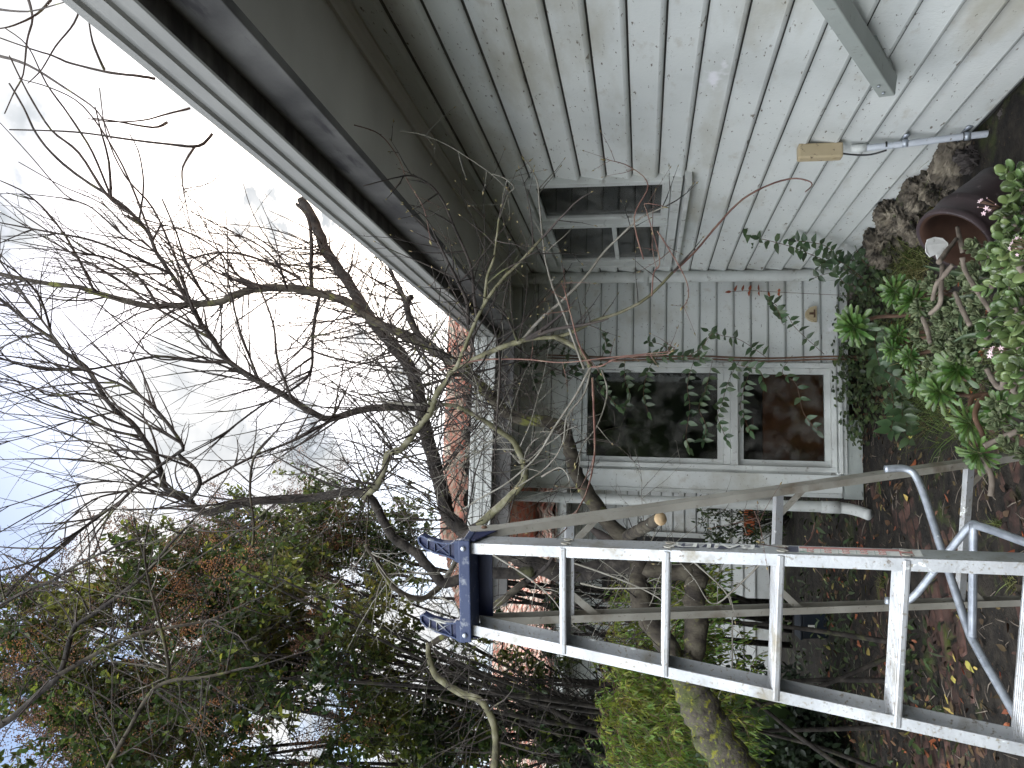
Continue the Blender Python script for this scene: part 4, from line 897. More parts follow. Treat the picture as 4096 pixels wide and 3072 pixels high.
evergreen('evergreen_tree', P(1500, 1330, 9.2).to_tuple()[:2]+(0,), 'smaller rounded berry laden evergreen between the dark limb and wing roof',
          [el(640, 1140, 7.0, .62, .6, .52), el(520, 1180, 6.6, .6, .5, .45), el(830, 1130, 7.4, .6, .5, .5, .8), el(760, 1230, 7.0, .55, .5, .45, .6)], 9, 1900, LEAFP, .056, berries=.75, yellow=.08, per=(8, 17))
evergreen('evergreen_shrub', P(1560, 1560, 7.4).to_tuple()[:2]+(0,), 'loose bright leaved shrub half hiding the rear tiled roof', [el(1080, 1500, 6.3, .75, .5, .55, .7), el(1150, 1390, 6.5, .5, .4, .4, .5), el(900, 1560, 6.2, .6, .5, .5, .5), el(1100, 1620, 6.2, .5, .5, .6, .6)], 7, 900, LEAFP, .062, berries=.2, yellow=.15, W=.55)

def weeping():
    r = empty('weeping_shrub', P(1600, 1540, 5.15).to_tuple()[:2]+(0,), 'dense green shrub of narrow drooping leaves behind the mossy trunk', 'shrub')
    lv, tw = MB(), MB()
    for c, rx, ry, rz, n in ((P(1440, 1600, 5.1), .8, .5, .42, 800), (P(1430, 1370, 5.3), .5, .42, .38, 480), (P(1400, 1490, 5.2), .55, .42, .32, 420), (P(1520, 1480, 5.1), .7, .42, .34, 420)):
        for i in range(n):
            v = rv()*U(.3, 1)**.4; p = c+V((v.x*rx, v.y*ry, v.z*rz))
            if noise.noise(p*2.6) < -.22 or p.z < .1: continue
            d = (V((v.x, v.y, .3))*.5 + rv()*.5 + EZ*.2).normalized(); pts = [p]; 
            for k in range(5): d = (d + V((0, 0, -.32)) + rv()*.12).normalized(); pts.append(pts[-1]+d*.035)
            tw.tube(pts, [.0016]*5+[.0008], 3, cap=False)
            for k in range(15):
                j = rnd.randrange(1, 6); q = pts[j]; s = (pts[j]-pts[j-1]).normalized()
                leaf(lv, q, (s*.6+rv()*.6+V((0, 0, -.55))).normalized(), (EZ+rv()*.7).normalized(), U(.03, .055), U(.008, .013), LANCE, fold=.2, droop=.2)
    for i in range(8):
        a = r.location + V((U(-.5, .5), U(-.2, .3), 0)); e = P(U(1400, 1500), U(1330, 1640), 5.2); q = spline([(a, .02), (a.lerp(e, .5)+rv()*.08, .014), (e, .006)], 4)
        mb = MB(); mb.tube([x[0] for x in q], [x[1] for x in q], 6); ob('trunk', mb, DARKBARK, r)
    ob('crown', lv, LEAFW, r); ob('branchwork', tw, STEM, r)
weeping()

# ------------------------------------------------------------------ climber on the wing wall
def climber():
    b0 = P(1900, 772, 5.85); b0.z = gz(b0.x, b0.y)
    r = empty('climbing_vine', b0, 'green climbing vine with paired leaves, twin stems beside the wing window', 'climber')
    lv, st, rd = MB(), MB(), MB()
    for dy in (0, 6):
        pts = [P(x, 772+dy+2*math.sin(x*.02)-max(0, 1650-x)*.006, 5.93) for x in range(1180, 1920, 60)][::-1]; pts = [b0+V((.02*dy*.2, 0, 0))] + pts
        mb = MB(); mb.tube(spl(pts, 3), .0075, 6); ob('stem', mb, STEM, r)
    def spray(pts, Y0, Y1, L=.074, tgt=None, gap=.05, pr=.8):
        n = len(pts); q = [P(x, y, Y0+(Y1-Y0)*i/(n-1)) for i, (x, y) in enumerate(pts)]; q = spl(q, 8)
        st.tube(q, .0022, 4); acc = 0; sg = 1
        for i in range(1, len(q)):
            acc += (q[i]-q[i-1]).length
            if acc > gap*U(.7, 1.3):
                acc = 0; d = (q[i]-q[i-1]).normalized(); s = d.cross(V((0, -1, .35))).normalized()
                for sg in (-1, 1):
                    if rnd.random() < pr:
                        dd = (d*.45 + s*sg*U(.6, 1.1) + V((0, -.3, -.45)) + rv()*.3).normalized()
                        leaf(tgt or lv, q[i], dd, (V((0, -.75, .65))+rv()*.4).normalized(), L*U(.6, 1.15), L*.5*U(.8, 1.1), OVATE, fold=U(.15, .4), droop=U(.1, .35))
        leaf(tgt or lv, q[-1], (q[-1]-q[-2]).normalized(), V((0, -.7, .6)), L, L*.45, OVATE)
    S = [[(1660, 775), (1600, 735), (1560, 725), (1530, 715)], [(1300, 772), (1290, 820), (1310, 850), (1335, 880)], [(1420, 772), (1400, 800), (1390, 850), (1400, 890)], [(1350, 770), (1350, 820), (1360, 850), (1350, 880)],
         [(1500, 775), (1485, 830), (1490, 880), (1482, 940), (1490, 968)], [(1540, 775), (1525, 840), (1510, 880), (1525, 920), (1520, 950)], [(1600, 775), (1575, 820), (1560, 870), (1550, 900), (1570, 950)], [(1630, 775), (1610, 830), (1600, 880), (1620, 930)],
         [(1705, 776), (1690, 805), (1720, 830), (1735, 890), (1765, 930)], [(1780, 765), (1720, 710), (1700, 680), (1665, 650)], [(1240, 770), (1200, 750), (1180, 740), (1150, 765)], [(1260, 770), (1230, 800), (1190, 800), (1160, 830)], [(1300, 770), (1310, 745), (1300, 720)],
         [(1460, 772), (1430, 745), (1400, 740)], [(1480, 772), (1510, 755), (1530, 730), (1540, 720)], [(1380, 772), (1420, 770), (1470, 770), (1520, 775)], [(1560, 775), (1600, 790), (1640, 800), (1650, 830)], [(1180, 790), (1150, 780), (1120, 790)], [(1250, 780), (1240, 810), (1220, 830)]]
    for q in S: spray(q, 5.85, 5.55)
    C = [[(1860, 600), (1800, 570), (1740, 545), (1700, 530), (1640, 515)], [(1870, 560), (1820, 560), (1780, 530), (1720, 520)], [(1880, 620), (1830, 615), (1800, 590), (1760, 600)], [(1690, 700), (1680, 670), (1660, 650)], [(1900, 640), (1850, 590), (1800, 560), (1770, 575)], [(1640, 530), (1625, 510), (1612, 490)], [(1900, 590), (1870, 570), (1850, 540)]]
    for q in C: spray(q, 5.5, 5.0, .075)
    G = [[(1900, 860), (1930, 900), (1950, 930), (1965, 950)], [(1910, 850), (1940, 880), (1960, 920)], [(1890, 800), (1920, 830), (1930, 880), (1925, 930)], [(1880, 780), (1910, 800), (1960, 830)], [(1900, 700), (1890, 740), (1900, 790)], [(1920, 800), (1945, 850), (1950, 900)]]
    for q in G: spray(q, 5.3, 4.7, .10, gap=.05)
    spray([(1700, 632), (1660, 630), (1620, 628), (1580, 630)], 6.02, 6.02, .05, rd, gap=.05, pr=.6)
    mb = MB(); mb.tube([P(1900, 640, 6.0), P(1800, 637, 6.03), P(1700, 632, 6.03)], .002, 4); ob('stem', mb, STEM, r)
    ob('foliage', lv, LEAFV, r); ob('foliage', rd, REDLEAF, r); ob('branchwork', st, STEM, r)
climber()

# ------------------------------------------------------------------ garden bed
def rock(px, py, X, rx, ry, rz, m_, label, seed, z=None):
    c = onX(px*.54, py*.54, X); 
    if z is not None: c.z = z
    bm = bmesh.new(); bmesh.ops.create_icosphere(bm, subdivisions=5, radius=1)
    for v in bm.verts:
        q = v.co.copy(); k = 1 + .34*noise.noise(q*1.3+V((seed*7.7, 0, 0))) + .16*noise.noise(q*3.1+V((0, seed*3, 0))) + .26*(.4-abs(noise.noise(q*3.2+V((seed, 0, 0))))*2.2) + .10*(.4-abs(noise.noise(q*8+V((seed, 0, 0))))*2) + .05*noise.noise(q*17) + .035*noise.noise(q*34)
        q = V((math.copysign(abs(q.x)**.8, q.x), math.copysign(abs(q.y)**.8, q.y), math.copysign(abs(q.z)**.8, q.z)))*k
        v.co = V((q.x*rx, q.y*ry, q.z*rz)); v.co.rotate(Matrix.Rotation(seed*1.7, 3, 'Z'))
    mb = MB(); mb.sm = False; mb.v = [tuple(v.co+c) for v in bm.verts]; mb.f = [[v.index for v in f.verts] for f in bm.faces]; mb.mi = [0]*len(mb.f); bm.free()
    props(ob('rock', mb, m_), label, 'rock', 'rocks along the foot of the side wall')
rock(3535, 965, 1.50, .10, .16, .10, STONE, 'lumpy buff stone farthest along the wall foot, nearest the downpipe', 1)
rock(3575, 862, 1.52, .09, .12, .10, STONE, 'narrow buff upright stone against the wall, next to the farthest one', 2)
rock(3650, 870, 1.46, .10, .13, .08, STONE, 'creviced grey buff stone in front of the narrow upright one', 3)
rock(3665, 785, 1.50, .07, .10, .07, STONE, 'small rounded stone in the middle of the row by the wall', 4)
rock(3735, 735, 1.52, .07, .13, .08, STONE, 'flat pale stone under the wall edge, behind the clay pot', 5)
rock(3820, 630, 1.54, .06, .14, .09, STONE, 'tall pale stone under the wall beside the conduit', 6)
rock(3925, 630, 1.50, .07, .11, .10, STONE2, 'smooth dark purplish stone just behind the tilted clay pot', 7)
rock(4060, 545, 1.52, .06, .10, .09, STONE2, 'dark rounded stone at the foot of the conduit', 8)
rock(4090, 455, 1.54, .05, .10, .06, STONE2, 'dark brown stone block nearest the camera by the wall', 9)

def pot():
    Ym = 3.2; cm = P(3812*.54, 968*.54, Ym); a = (Rt*.70 - Up*.67 + Fw*.20).normalized()     # axis from mouth to base
    R0, Ln = .140, .34
    r = empty('clay_pot', cm+a*Ln, 'purple brown glazed clay pot tilted on its side among succulents', 'pot')
    def rev(prof, n=48):
        mb = MB(); u = a.orthogonal().normalized(); v = a.cross(u); k = len(prof)
        for t, rr in prof:
            for i in range(n): g = 2*math.pi*i/n; mb.v.append(tuple(cm + a*t + (u*math.cos(g)+v*math.sin(g))*rr))
        for i in range(k-1):
            for j in range(n): mb.f.append([i*n+j, i*n+(j+1) % n, (i+1)*n+(j+1) % n, (i+1)*n+j]); mb.mi.append(0)
        return mb
    body = [(.006, R0-.002), (.0, R0+.006), (.004, R0+.012), (.03, R0+.011), (.036, R0+.005), (.05, R0+.003), (.10, R0-.003), (.108, R0+.001), (.114, R0-.004), (.120, R0), (.126, R0-.005), (.132, R0-.002), (.138, R0-.008), (.2, R0-.02), (.27, R0-.036), (Ln, R0-.046), (Ln, .001)]
    ob('body', rev(body), CLAY, r)
    ob('inside', rev([(.006, R0-.002), (.012, R0-.012), (.05, R0-.016), (.2, R0-.036), (.27, R0-.055), (.275, .001)]), CLAYIN, r)
    # white shard leaning in the mouth
    c = P(3745*.54, 985*.54, Ym-.16); e1 = (Rt*.25-Up*.97).normalized(); e2 = (Rt*-.97-Up*.25).normalized(); nn = e1.cross(e2)
    out = [(-.034, -.02), (-.036, .01), (-.024, .034), (.0, .047), (.03, .044), (.046, .028), (.04, .018), (.052, .004), (.03, -.004), (.034, -.028), (.012, -.042), (-.014, -.036)]
    mb = MB(); mb.sm = False; k = len(out)
    for h in (0, .006):
        for p, q in out: mb.v.append(tuple(c + e2*p + e1*q + nn*(h + 9*(p*p)*.8)))
    mb.f = [list(range(k)), list(range(k, 2*k))[::-1]] + [[i, k+i, k+(i+1) % k, (i+1) % k] for i in range(k)]; mb.mi = [0]*len(mb.f)
    props(ob('white_shard', mb, CHALK, bevel=.001), 'broken chalky white shard lying in the mouth of the clay pot', 'shard')
    def stick(pts, rad, label): mb = MB(); q = spline([(P(x*.54, y*.54, Y), rr) for (x, y, Y), rr in zip(pts, rad)], 5); mb.tube([x[0] for x in q], [x[1] for x in q], 8); props(ob('stick', mb, GSTEM), label, 'stick')
    stick([(3830, 910, 3.15), (3838, 950, 3.1), (3846, 985, 3.06), (3850, 1010, 3.05)], [.008, .009, .009, .008], 'short grey stick poking out of the pot mouth')
    stick([(3755, 1050, 2.95), (3790, 1000, 3.0), (3812, 975, 3.04), (3825, 955, 3.08)], [.010, .009, .008, .007], 'grey dead stick leaning across the pot rim by the shard')
pot()

def blob(mb, c, d, n, L, W, T):              # a thick fleshy leaf
    d = d.normalized(); s = d.cross(n).normalized(); n = s.cross(d); o = len(mb.v); K = 8
    mb.v.append(tuple(c))
    for t, w_ in ((.12, .42), (.35, .82), (.62, 1), (.84, .78), (.95, .42)):
        for i in range(K):
            g = 2*math.pi*i/K; mb.v.append(tuple(c + d*(L*t) + s*(math.cos(g)*W*.5*w_) + n*(math.sin(g)*T*.5*w_ + .12*L*t*t)))
    mb.v.append(tuple(c + d*L + n*.12*L))
    for i in range(K): mb.f.append([o, o+1+(i+1) % K, o+1+i])
    for k in range(4):
        for i in range(K): a = o+1+k*K; mb.f.append([a+i, a+(i+1) % K, a+K+(i+1) % K, a+K+i])
    a = o+1+4*K
    for i in range(K): mb.f.append([a+i, a+(i+1) % K, o+1+5*K])
    mb.mi += [0]*(len(mb.f)-len(mb.mi))
def jade():
    root = V((.72, 2.05, gz(.72, 2.05)))
    r = empty('jade_plant', root, 'big jade plant with fat glossy leaves and pale pink flower clusters, nearest the camera', 'succulent')
    lv, fl, fs = MB(), MB(), MB()
    tips = [(4040, 690, 2.2), (4085, 760, 2.1), (4050, 820, 2.15), (4020, 870, 2.15), (4060, 900, 2.1), (4025, 930, 2.15), (4080, 980, 2.05), (4000, 1010, 2.1), (3960, 1030, 2.2), (4050, 1060, 2.05), (4090, 1100, 2.0), (3970, 1150, 2.15), (4040, 1150, 2.05), (4060, 1230, 2.0), (3960, 1320, 2.1), (4020, 1300, 2.05), (4050, 1340, 2.0), (4070, 1420, 2.0), (4090, 1480, 1.95), (4040, 1480, 2.05), (4020, 1250, 2.1), (4085, 1190, 2.0), (4095, 1290, 1.95), (4045, 1010, 2.0), (4095, 1040, 1.95), (4070, 720, 2.1), (4040, 960, 2.1), (4030, 1110, 2.1), (4095, 1380, 1.95), (4060, 1530, 2.0)]
    for i, (x, y, Y) in enumerate(tips):
        p = P(x*.54, y*.54, Y); up = (EZ*.5 + (p-root).normalized()*.4 + V((0, -.5, 0)) + rv()*.35).normalized()
        a = root + V((U(-.08, .1), U(-.1, .1), 0)); q = spline([(a, .016), (a.lerp(p, .5)+rv()*.05, .011), (p-up*.05, .007), (p, .005)], 4)
        mb = MB(); mb.tube([z[0] for z in q], [z[1]*U(.85, 1.15) for z in q], 7); ob('stem', mb, GSTEM, r)
        s = up.orthogonal().normalized()
        for k in range(5):
            c = p - up*(.017*k) + up*.012; ax = Matrix.Rotation(math.pi/2*k + U(-.3, .3), 3, up) @ s
            for sg in (-1, 1):
                d = (ax*sg*(.55+.12*k) + up*(.8-.13*k) + rv()*.15); Lq = (.034+.006*min(k, 4))*U(.8, 1.15)
                blob(lv, c, d, (up - d.normalized()*up.dot(d.normalized())), Lq, Lq*.62, Lq*.2)
    for x, y, Y in ((4090, 990, 1.92), (3955, 830, 2.12), (3985, 1395, 2.0)):
        p = P(x*.54, y*.54, Y)
        for k in range(10):
            c = p + rv()*.02 + V((0, -.01, .01)); fs.tube([p-V((0, 0, .03)), c], .0008, 3)
            n = (c-p+V((0, -.02, .015))).normalized(); s = n.orthogonal().normalized(); rr = U(.005, .0085) if k % 2 else .0035
            for j in range(5):
                dd = Matrix.Rotation(2*math.pi*j/5, 3, n) @ s; leaf(fl, c, (dd+n*(.25 if k % 2 else 1.4)).normalized(), n, rr, rr*.45, LANCE, fold=.1, droop=0)
    ob('foliage', lv, JADE, r); ob('flowers', fl, PINK, r)['kind'] = 'stuff'; ob('flower_stalk', fs, STEM, r)['kind'] = 'stuff'
    # long bare lower limbs trailing over the bed
    for q in ([(3810, 1060, 2.7), (3770, 1110, 2.75), (3745, 1140, 2.8), (3730, 1200, 2.85)], [(3850, 1030, 2.6), (3860, 1080, 2.6), (3900, 1150, 2.5), (3960, 1240, 2.4)], [(3770, 1060, 2.8), (3765, 1150, 2.75), (3760, 1215, 2.75), (3720, 1255, 2.8)], [(3820, 1170, 2.7), (3850, 1240, 2.65), (3880, 1300, 2.6)],
              [(3950, 1480, 2.4), (3985, 1540, 2.35), (4010, 1545, 2.3), (4020, 1480, 2.2)], [(4095, 1520, 2.1), (4080, 1570, 2.15), (4040, 1600, 2.2)], [(3690, 1270, 2.95), (3710, 1320, 2.9), (3720, 1370, 2.85)]):
        mb = MB(); z = spline([(P(x*.54, y*.54, Y), .0085) for x, y, Y in q], 5); mb.tube([k[0] for k in z], [k[1]*U(.8, 1.1) for k in z], 7); ob('stem', mb, GSTEM, r)
    for pts in ([(3935, 1785, 2.7), (4000, 1755, 2.68), (4075, 1722, 2.62)], [(3930, 1830, 2.74), (3960, 1885, 2.72), (3968, 1935, 2.72), (3962, 1985, 2.72)]):
        mb = MB(); mb.tube(spl([P(a*.54, b*.54, c) for a, b, c in pts], 5), .0095, 8); ob('stem', mb, GSTEM, r)
jade()

def rosette_mesh(n=40, Rr=.085):
    mb = MB()
    for i in range(n):
        t = i/n; g = i*2.39996; el_ = R(82-86*t**.8); L = Rr*(.45+.55*min(1, t*1.7))
        d = V((math.cos(g)*math.cos(el_), math.sin(g)*math.cos(el_), math.sin(el_)))
        leaf(mb, V((0, 0, .012*(1-t))) + d*.004, d, EZ+V((math.cos(g), math.sin(g), 0))*-.2, L*U(.7, 1.15), L*.24*U(.8, 1.2), SPOON, fold=.45, droop=.22*t+U(-.12, .15))
    return mb
def aeonium(rows):
    for (x, y, Y, dia, tilt, stem, label) in rows:
        p = P(x*.54, y*.54, Y); n = (V(tilt)+V((0, .25, .35))).normalized(); q = n.to_track_quat('Z', 'Y').to_matrix()
        e = [P(a*.54, b*.54, c) for a, b, c in stem]; e[-1].z = max(gz(e[-1].x, e[-1].y), e[-1].z)
        rt = empty('aeonium', e[-1], label, 'succulent', 'green rosette succulents in the bed')
        m_ = rosette_mesh(rnd.randint(50, 68), PXM(dia*.54, Y)*.5*1.08); mb = MB(); mb.v = [tuple(p + q @ V(v)) for v in m_.v]; mb.f = m_.f; mb.mi = m_.mi
        ob('rosette', mb, AEON, rt)
        s = spl([p-n*.004] + e, 5); mb = MB(); mb.tube(s, [.0075+.003*i/len(s) for i in range(len(s))], 8); ob('stem', mb, STEM, rt)
aeonium([
 (3422, 1305, 3.6, 150, (-.35, -.75, .35), [(3500, 1270, 3.65), (3640, 1260, 3.6), (3740, 1230, 3.55), (3765, 1180, 3.5), (3800, 1150, 3.5)], 'tall succulent rosette highest of all, in front of the wing wall corner'),
 (3585, 1165, 3.4, 120, (-.1, -.7, .6), [(3650, 1172, 3.4), (3760, 1178, 3.35), (3900, 1180, 3.3)], 'succulent rosette on a straight brown stem beside the tilted pot'),
 (3660, 1205, 3.35, 130, (.1, -.75, .5), [(3730, 1200, 3.35), (3850, 1210, 3.3)], 'greyer ragged rosette just under the straight stemmed one'),
 (3600, 1340, 3.5, 100, (-.2, -.6, .7), [(3650, 1330, 3.5), (3720, 1325, 3.5), (3800, 1330, 3.45)], 'small upright rosette on a curved stem, left of the tallest'),
 (3575, 1395, 3.5, 90, (-.3, -.6, .6), [(3640, 1360, 3.5), (3720, 1352, 3.45), (3800, 1370, 3.4)], 'small leaning rosette beside the climber stems'),
 (3645, 1430, 3.4, 90, (-.3, -.7, .5), [(3700, 1410, 3.4), (3770, 1395, 3.35), (3850, 1410, 3.3)], 'small rosette lowest of the little trio on arched stems'),
 (3835, 1478, 3.0, 165, (-.05, -.8, .45), [(3920, 1480, 3.0), (4020, 1490, 2.95), (4080, 1500, 2.9)], 'open wide rosette with long spreading leaves at the bed middle'),
 (3680, 1530, 3.3, 105, (-.35, -.65, .55), [(3740, 1520, 3.3), (3800, 1510, 3.25), (3900, 1520, 3.2)], 'tight rosette facing the window wall, left of the open wide one'),
 (3770, 1565, 3.1, 145, (-.3, -.7, .5), [(3860, 1580, 3.1), (3960, 1590, 3.0), (4050, 1590, 2.95)], 'large tight rosette next to the trailing leafy vine end'),
 (3890, 1690, 2.9, 160, (-.35, -.5, .65), [(3885, 1650, 2.92), (3890, 1590, 2.95), (3960, 1580, 2.95), (4040, 1590, 2.9)], 'leaning rosette over the leaf litter on a crooked stem'),
 (4005, 1640, 2.8, 150, (-.1, -.75, .5), [(4040, 1620, 2.8), (4090, 1590, 2.75)], 'rosette close to the jade plant at the bed edge'),
 (3925, 1810, 2.75, 150, (-.5, -.5, .5), [(3930, 1740, 2.76), (3900, 1660, 2.8), (3940, 1590, 2.85), (4040, 1590, 2.85)], 'lowest rosette hanging behind the ladder rear rail above the bricks')])
# small grey green succulents filling the bed
def sedum(i, x, y, Y, s, label):
    p = P(x*.54, y*.54, Y); g = V((p.x, p.y, min(p.z-.03, gz(p.x, p.y)))); r = empty('low_succulent', g, label, 'succulent', 'small grey green succulents')
    lv, st = MB(), MB()
    for k in range(16):
        c = p + V((U(-1, 1), U(-1, 1), U(-.8, .5)))*s; lv.tube([c-V((0, 0, .03))+rv()*.01, c], .002, 4, mi=1); n = (V((0, -.6, .8))+rv()*.5).normalized(); o = n.orthogonal().normalized()
        for j in range(11):
            d = Matrix.Rotation(j*2.4, 3, n) @ o; e = .25+.05*j
            L = U(.024, .04); blob(lv, c, (d*e+n*(.9-.06*j)), n, L, L*.5, L*.14)
    ob('foliage', lv, [LEAFG, GSTEM], r)
LOWP = [(3770, 1270, 3.1, 'low grey green succulent clump in the dark hollow of the bed'), (3830, 1300, 3.0, 'grey green succulent clump in front of the dark hollow'), (3790, 1380, 3.1, 'grey green clump just above the open wide rosette'), (3870, 1390, 2.9, 'grey green clump between jade plant and open wide rosette'), (3700, 1310, 3.3, 'grey green clump under the tallest rosette'), (3740, 1440, 3.2, 'grey green clump between the tight rosettes'), (3930, 1180, 2.7, 'low succulent clump under the pot side of the jade plant'), (3880, 1050, 2.8, 'tiny succulent clump against the pot'), (3720, 1160, 3.2, 'succulent clump around the straight brown stem'), (3910, 1290, 2.8, 'shaded succulent clump under the jade leaves'), (3860, 1200, 2.95, 'succulent clump among bare grey stems'), (3820, 1420, 3.0, 'succulent clump tucked behind the open wide rosette'), (4060, 1700, 2.6, 'small green clump at the bed edge by the bricks')]
for i, (x, y, Y, l) in enumerate(LOWP): sedum(i, x, y, Y, U(.075, .10), l)
# aloe-like blades
def strap():
    b = P(3960*.54, 1180*.54, 2.75); b.z = gz(b.x, b.y); r = empty('strap_leaf_plant', b, 'few long grey green strap leaves arching out of the bed', 'succulent'); mb = MB()
    for q in ([(3970, 1130, 2.7), (3850, 1100, 2.75), (3760, 1080, 2.8), (3690, 1062, 2.85)], [(3900, 1190, 2.75), (3860, 1230, 2.8), (3840, 1290, 2.8), (3850, 1340, 2.8)], [(4000, 1360, 2.5), (3930, 1342, 2.6), (3860, 1345, 2.65), (3810, 1370, 2.7)], [(3930, 1180, 2.75), (3850, 1190, 2.8), (3790, 1200, 2.85)]):
        z = spl([P(a*.54, c*.54, d) for a, c, d in q], 4); o = len(mb.v); n = len(z)
        for i, p in enumerate(z):
            t = i/(n-1); wd = .011*(1-t)**.6+.0005; d = (z[min(i+1, n-1)]-z[max(i-1, 0)]).normalized(); s = d.cross(V((0, -.8, .6))).normalized(); nn = s.cross(d)
            mb.v += [tuple(p+s*wd), tuple(p-nn*.006), tuple(p-s*wd)]
        for i in range(n-1):
            for j in (0, 1): mb.f.append([o+i*3+j, o+i*3+j+1, o+i*3+j+4, o+i*3+j+3]); mb.mi.append(0)
    ob('foliage', mb, LEAFV, r)
strap()

# ------------------------------------------------------------------ ground cover, litter, grass
def ground_ivy():
    mb = MB()
    def patch(px, py, rx, ry, n, L, hz):
        c = onZ(px, py, .08)
        for i in range(n):
            a = U(0, 6.28); q = U(0, 1)**.6; x, y = c.x+rx*q*math.cos(a), c.y+ry*q*math.sin(a)
            if x > XW-.05 or (y > YF-.06 and x > XL): continue
            p = V((x, y, gz(x, y)+U(.0, hz)*(1-q*.5)))
            leaf(mb, p, V((U(-1, 1), U(-1, 1), U(-.3, .5))), (EZ+V((0, -.5, 0))+rv()*.5).normalized(), L*U(.5, 1.1), L*.7*U(.7, 1.1), ROUND, fold=.15, droop=.2)
    patch(1860, 830, .45, .35, 620, .045, .30); patch(1850, 720, .5, .35, 500, .045, .28); patch(1900, 760, .5, .4, 320, .05, .2); patch(1880, 600, .4, .5, 300, .05, .25)
    o = ob('ground_ivy', mb, LEAFD); props(o, 'small rounded leaves massed at the foot of the wing wall', 'ground cover', None, 'stuff')
    mb = MB()
    for i in range(2600):
        x, y = U(-3.2, -.15), U(4.3, 8.6)
        if noise.noise(V((x*1.1, y*1.1, 5))) < -.1 or (x > -.75 and y < 6.3): continue
        p = V((x, y, gz(x, y)+U(.0, .32)*max(0, .5+noise.noise(V((x*1.7, y*1.7, 2))))))
        leaf(mb, p, V((U(-1, 1), U(-1, 1), U(-.4, .3))), (EZ+rv()*.5).normalized(), U(.05, .1), U(.02, .035), OVATE, fold=.2, droop=.3)
    o = ob('undergrowth', mb, LEAFD); props(o, 'dark leafy undergrowth behind the ladder and trunk', 'undergrowth', None, 'stuff')
ground_ivy()
def litter():
    mb = MB()
    for i in range(5200):
        x, y = U(-2.4, 1.2), U(2.2, 7.6); 
        k = noise.noise(V((x*1.2, y*1.2, 3)))
        if rnd.random() > .55+k: continue
        L = U(.025, .07); mi = 1 if rnd.random() < .07 else (2 if rnd.random() < .10 else 0)
        leaf(mb, V((x, y, gz(x, y)+.012+U(0, .018))), V((U(-1, 1), U(-1, 1), U(-.15, .25))), (EZ+rv()*.45).normalized(), L, L*U(.35, .6), OVATE, fold=U(-.4, .5), droop=U(-.4, .4), mi=mi)
    o = ob('leaf_litter', mb, [DRY, YEL, REDLEAF]); props(o, 'brown and yellow fallen leaves over soil and bricks', 'fallen leaves', None, 'stuff')
    mb = MB()
    for i in range(420):
        x, y = U(-1.8, 1.2), U(2.4, 6.8); p = V((x, y, gz(x, y)+.014)); d = V((U(-1, 1), U(-1, 1), 0)).normalized()*U(.03, .16); mb.tube([p, p+d*.5+V((0, 0, U(0, .012))), p+d], U(.001, .003), 4)
    o = ob('fallen_sticks', mb, GSTEM); props(o, 'thin broken twigs lying on the soil and bricks', 'twigs', None, 'stuff')
litter()
def grass():
    mb = MB()
    def tuft(c, n, L, spread, mi=0):
        for i in range(n):
            p = c + V((U(-1, 1), U(-1, 1), 0))*spread; p.z = gz(p.x, p.y); d = (EZ*U(.5, 1)+V((U(-1, 1), U(-1, 1), 0))*.6).normalized(); l = L*U(.4, 1.2); o = len(mb.v); s = d.cross(rv()).normalized()*U(.0012, .003)
            for k in range(5):
                t = k/4; q = p + d*(l*t) + V((d.x, d.y, -.7))*(l*.55*t*t); mb.v += [tuple(q+s*(1-t*.95)), tuple(q-s*(1-t*.95))]
            for k in range(4): mb.f.append([o+2*k, o+2*k+1, o+2*k+3, o+2*k+2]); mb.mi.append(mi)
    for x, y, n, L, s in ((3640, 1060, 120, .3, .22), (3580, 1150, 120, .3, .2), (3650, 1500, 130, .3, .25), (3800, 1560, 110, .25, .2), (3720, 1600, 80, .3, .2), (3560, 1480, 80, .28, .2), (3860, 1640, 80, .22, .2), (3760, 680, 70, .2, .12), (3700, 760, 80, .2, .12), (3850, 560, 50, .25, .08), (3620, 950, 90, .22, .2), (3900, 1450, 60, .2, .2), (3620, 1620, 60, .25, .15)):
        c = onZ(x*.54, y*.54, .12); tuft(c, n*2, L, s*1.2)
    for x, y in ((4060, 2330), (3530, 2330), (3990, 2110), (3870, 2440)): tuft(onZ(x*.54, y*.54, .0), 45, .1, .04)
    o = ob('grass', mb, GRASS); props(o, 'thin green and straw coloured grass in the bed', 'grass', None, 'stuff')
grass()

# ------------------------------------------------------------------ odds and ends behind the ladder
def bin_():
    c = onZ(3303*.54, 2492*.54, 0); r = empty('storage_bin', c, 'dark blue plastic bin with pale label, in the shade behind the ladder', 'bin')
    mb = MB(); mb.sm = False
    a = [(-.13, -.12), (.13, -.12), (.13, .12), (-.13, .12)]
    for z_, k in ((0, .88), (.22, 1)):
        for x, y in a: mb.v.append((c.x+x*k, c.y+y*k, z_))
    mb.f = [[0, 1, 2, 3], [0, 4, 5, 1], [1, 5, 6, 2], [2, 6, 7, 3], [3, 7, 4, 0], [4, 7, 6, 5]]; mb.mi = [0]*6
    ob('tub', mb, BINBLUE, r, bevel=.01); mb = MB(); mb.sm = False; mb.box((c.x, c.y, .232), .28, .26, .022); ob('lid', mb, BINBLUE, r, bevel=.006)
    mb = MB(); mb.sm = False; mb.box((c.x-.03, c.y-.123, .14), .05, .004, .07); ob('label', mb, STICK, r)
bin_()
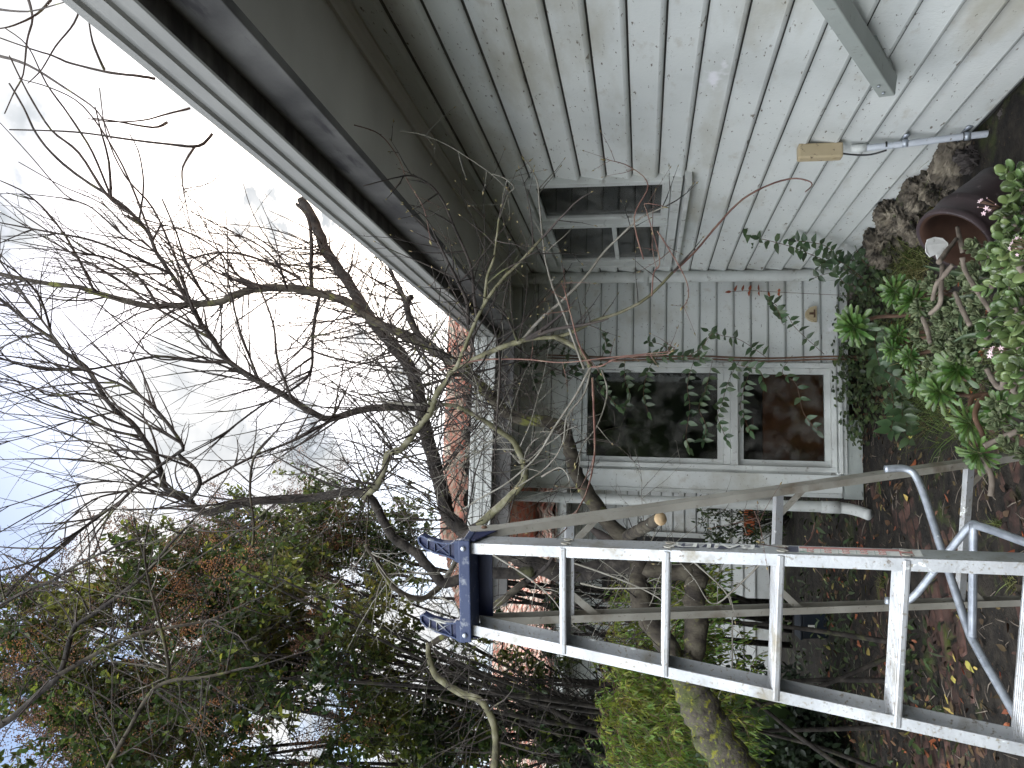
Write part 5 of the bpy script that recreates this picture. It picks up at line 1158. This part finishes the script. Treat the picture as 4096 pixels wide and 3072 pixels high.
def leaning():
    c = P(3040*.54, 2068*.54, 9.9); mb = MB(); mb.sm = False
    mb.box((c.x, c.y, c.z), .46, .02, .38, (V((.98, -.1, .12)).normalized(), V((0, .97, .24)).normalized(), V((-.12, -.24, .96)).normalized())); props(ob('board', mb, SHEET, bevel=.003), 'white board leaning by the rear wall', 'board')
    c = P(2998*.54, 2085*.54, 9.85); mb = MB(); mb.sm = False; mb.box((c.x, c.y, c.z), .34, .03, .13); props(ob('plank_end', mb, ORG, bevel=.01), 'orange panel fixed low in front of rear wall', 'panel')
    c = P(3200*.54, 2060*.54, 9.0); c.z = 0
    r = empty('dark_shrub', c, 'small dark leafy shrub at the foot of the rear wall beyond the wing', 'shrub'); lv, st = MB(), MB()
    for i in range(240):
        v = rv()*U(.2, 1)**.5; p = c+V((v.x*.45-.1, v.y*.4, .55+v.z*.5)); 
        if blocked(p): continue
        for k in range(5): leaf(lv, p+rv()*.03, rv(), (EZ+rv()*.6).normalized(), U(.05, .08), U(.02, .03), OVATE)
        if i % 6 == 0: st.tube([c, c.lerp(p, .6)+rv()*.05, p], [.008, .005, .002], 4)
    ob('crown', lv, LEAFD, r); ob('branchwork', st, DARKBARK, r)
leaning()

def hedge(c, rx, ry, rz, n, L, label, m_, cat='hedge'):
    c = V(c); bm = bmesh.new(); bmesh.ops.create_icosphere(bm, subdivisions=4, radius=1); mb = MB()
    for v in bm.verts:
        q = v.co; k = 1+.18*noise.noise(q*2.3)+.09*noise.noise(q*6); e = [math.copysign(abs(t)**.55, t)*k for t in q]
        mb.v.append((c.x+e[0]*rx*.9, c.y+e[1]*ry*.9, max(.0, c.z+e[2]*rz*.9)))
    mb.f = [[v.index for v in f.verts] for f in bm.faces]; mb.mi = [0]*len(mb.f); bm.free()
    r = empty('leafy_hedge', (c.x, c.y, 0), label, cat); lv = MB()
    for i in range(n):
        q = rv(); k = 1+.18*noise.noise(q*2.3)+.09*noise.noise(q*6); e = [math.copysign(abs(t)**.55, t)*k for t in q]
        p = V((c.x+e[0]*rx, c.y+e[1]*ry, c.z+e[2]*rz))
        if p.z < .03: continue
        for j in range(3): leaf(lv, p+rv()*L, (rv()+V((0, 0, -.3))).normalized(), (q+EZ+rv()*.6).normalized(), L*U(.6, 1.2), L*.5, OVATE, fold=.2)
    ob('inner_mass', mb, LEAFD, r, smooth=True); ob('foliage', lv, m_, r)
hedge((-3.35, 6.7, 1.1), 1.75, .45, 1.15, 3600, .07, 'dark ivy clad hedge under the rear eaves, deep shade put into its leaf colour', LEAFK)
hedge((.6, -5.2, 1.4), 2.7, .7, 1.7, 3600, .12, 'tall green garden hedge that the wing window reflects', LEAFP)
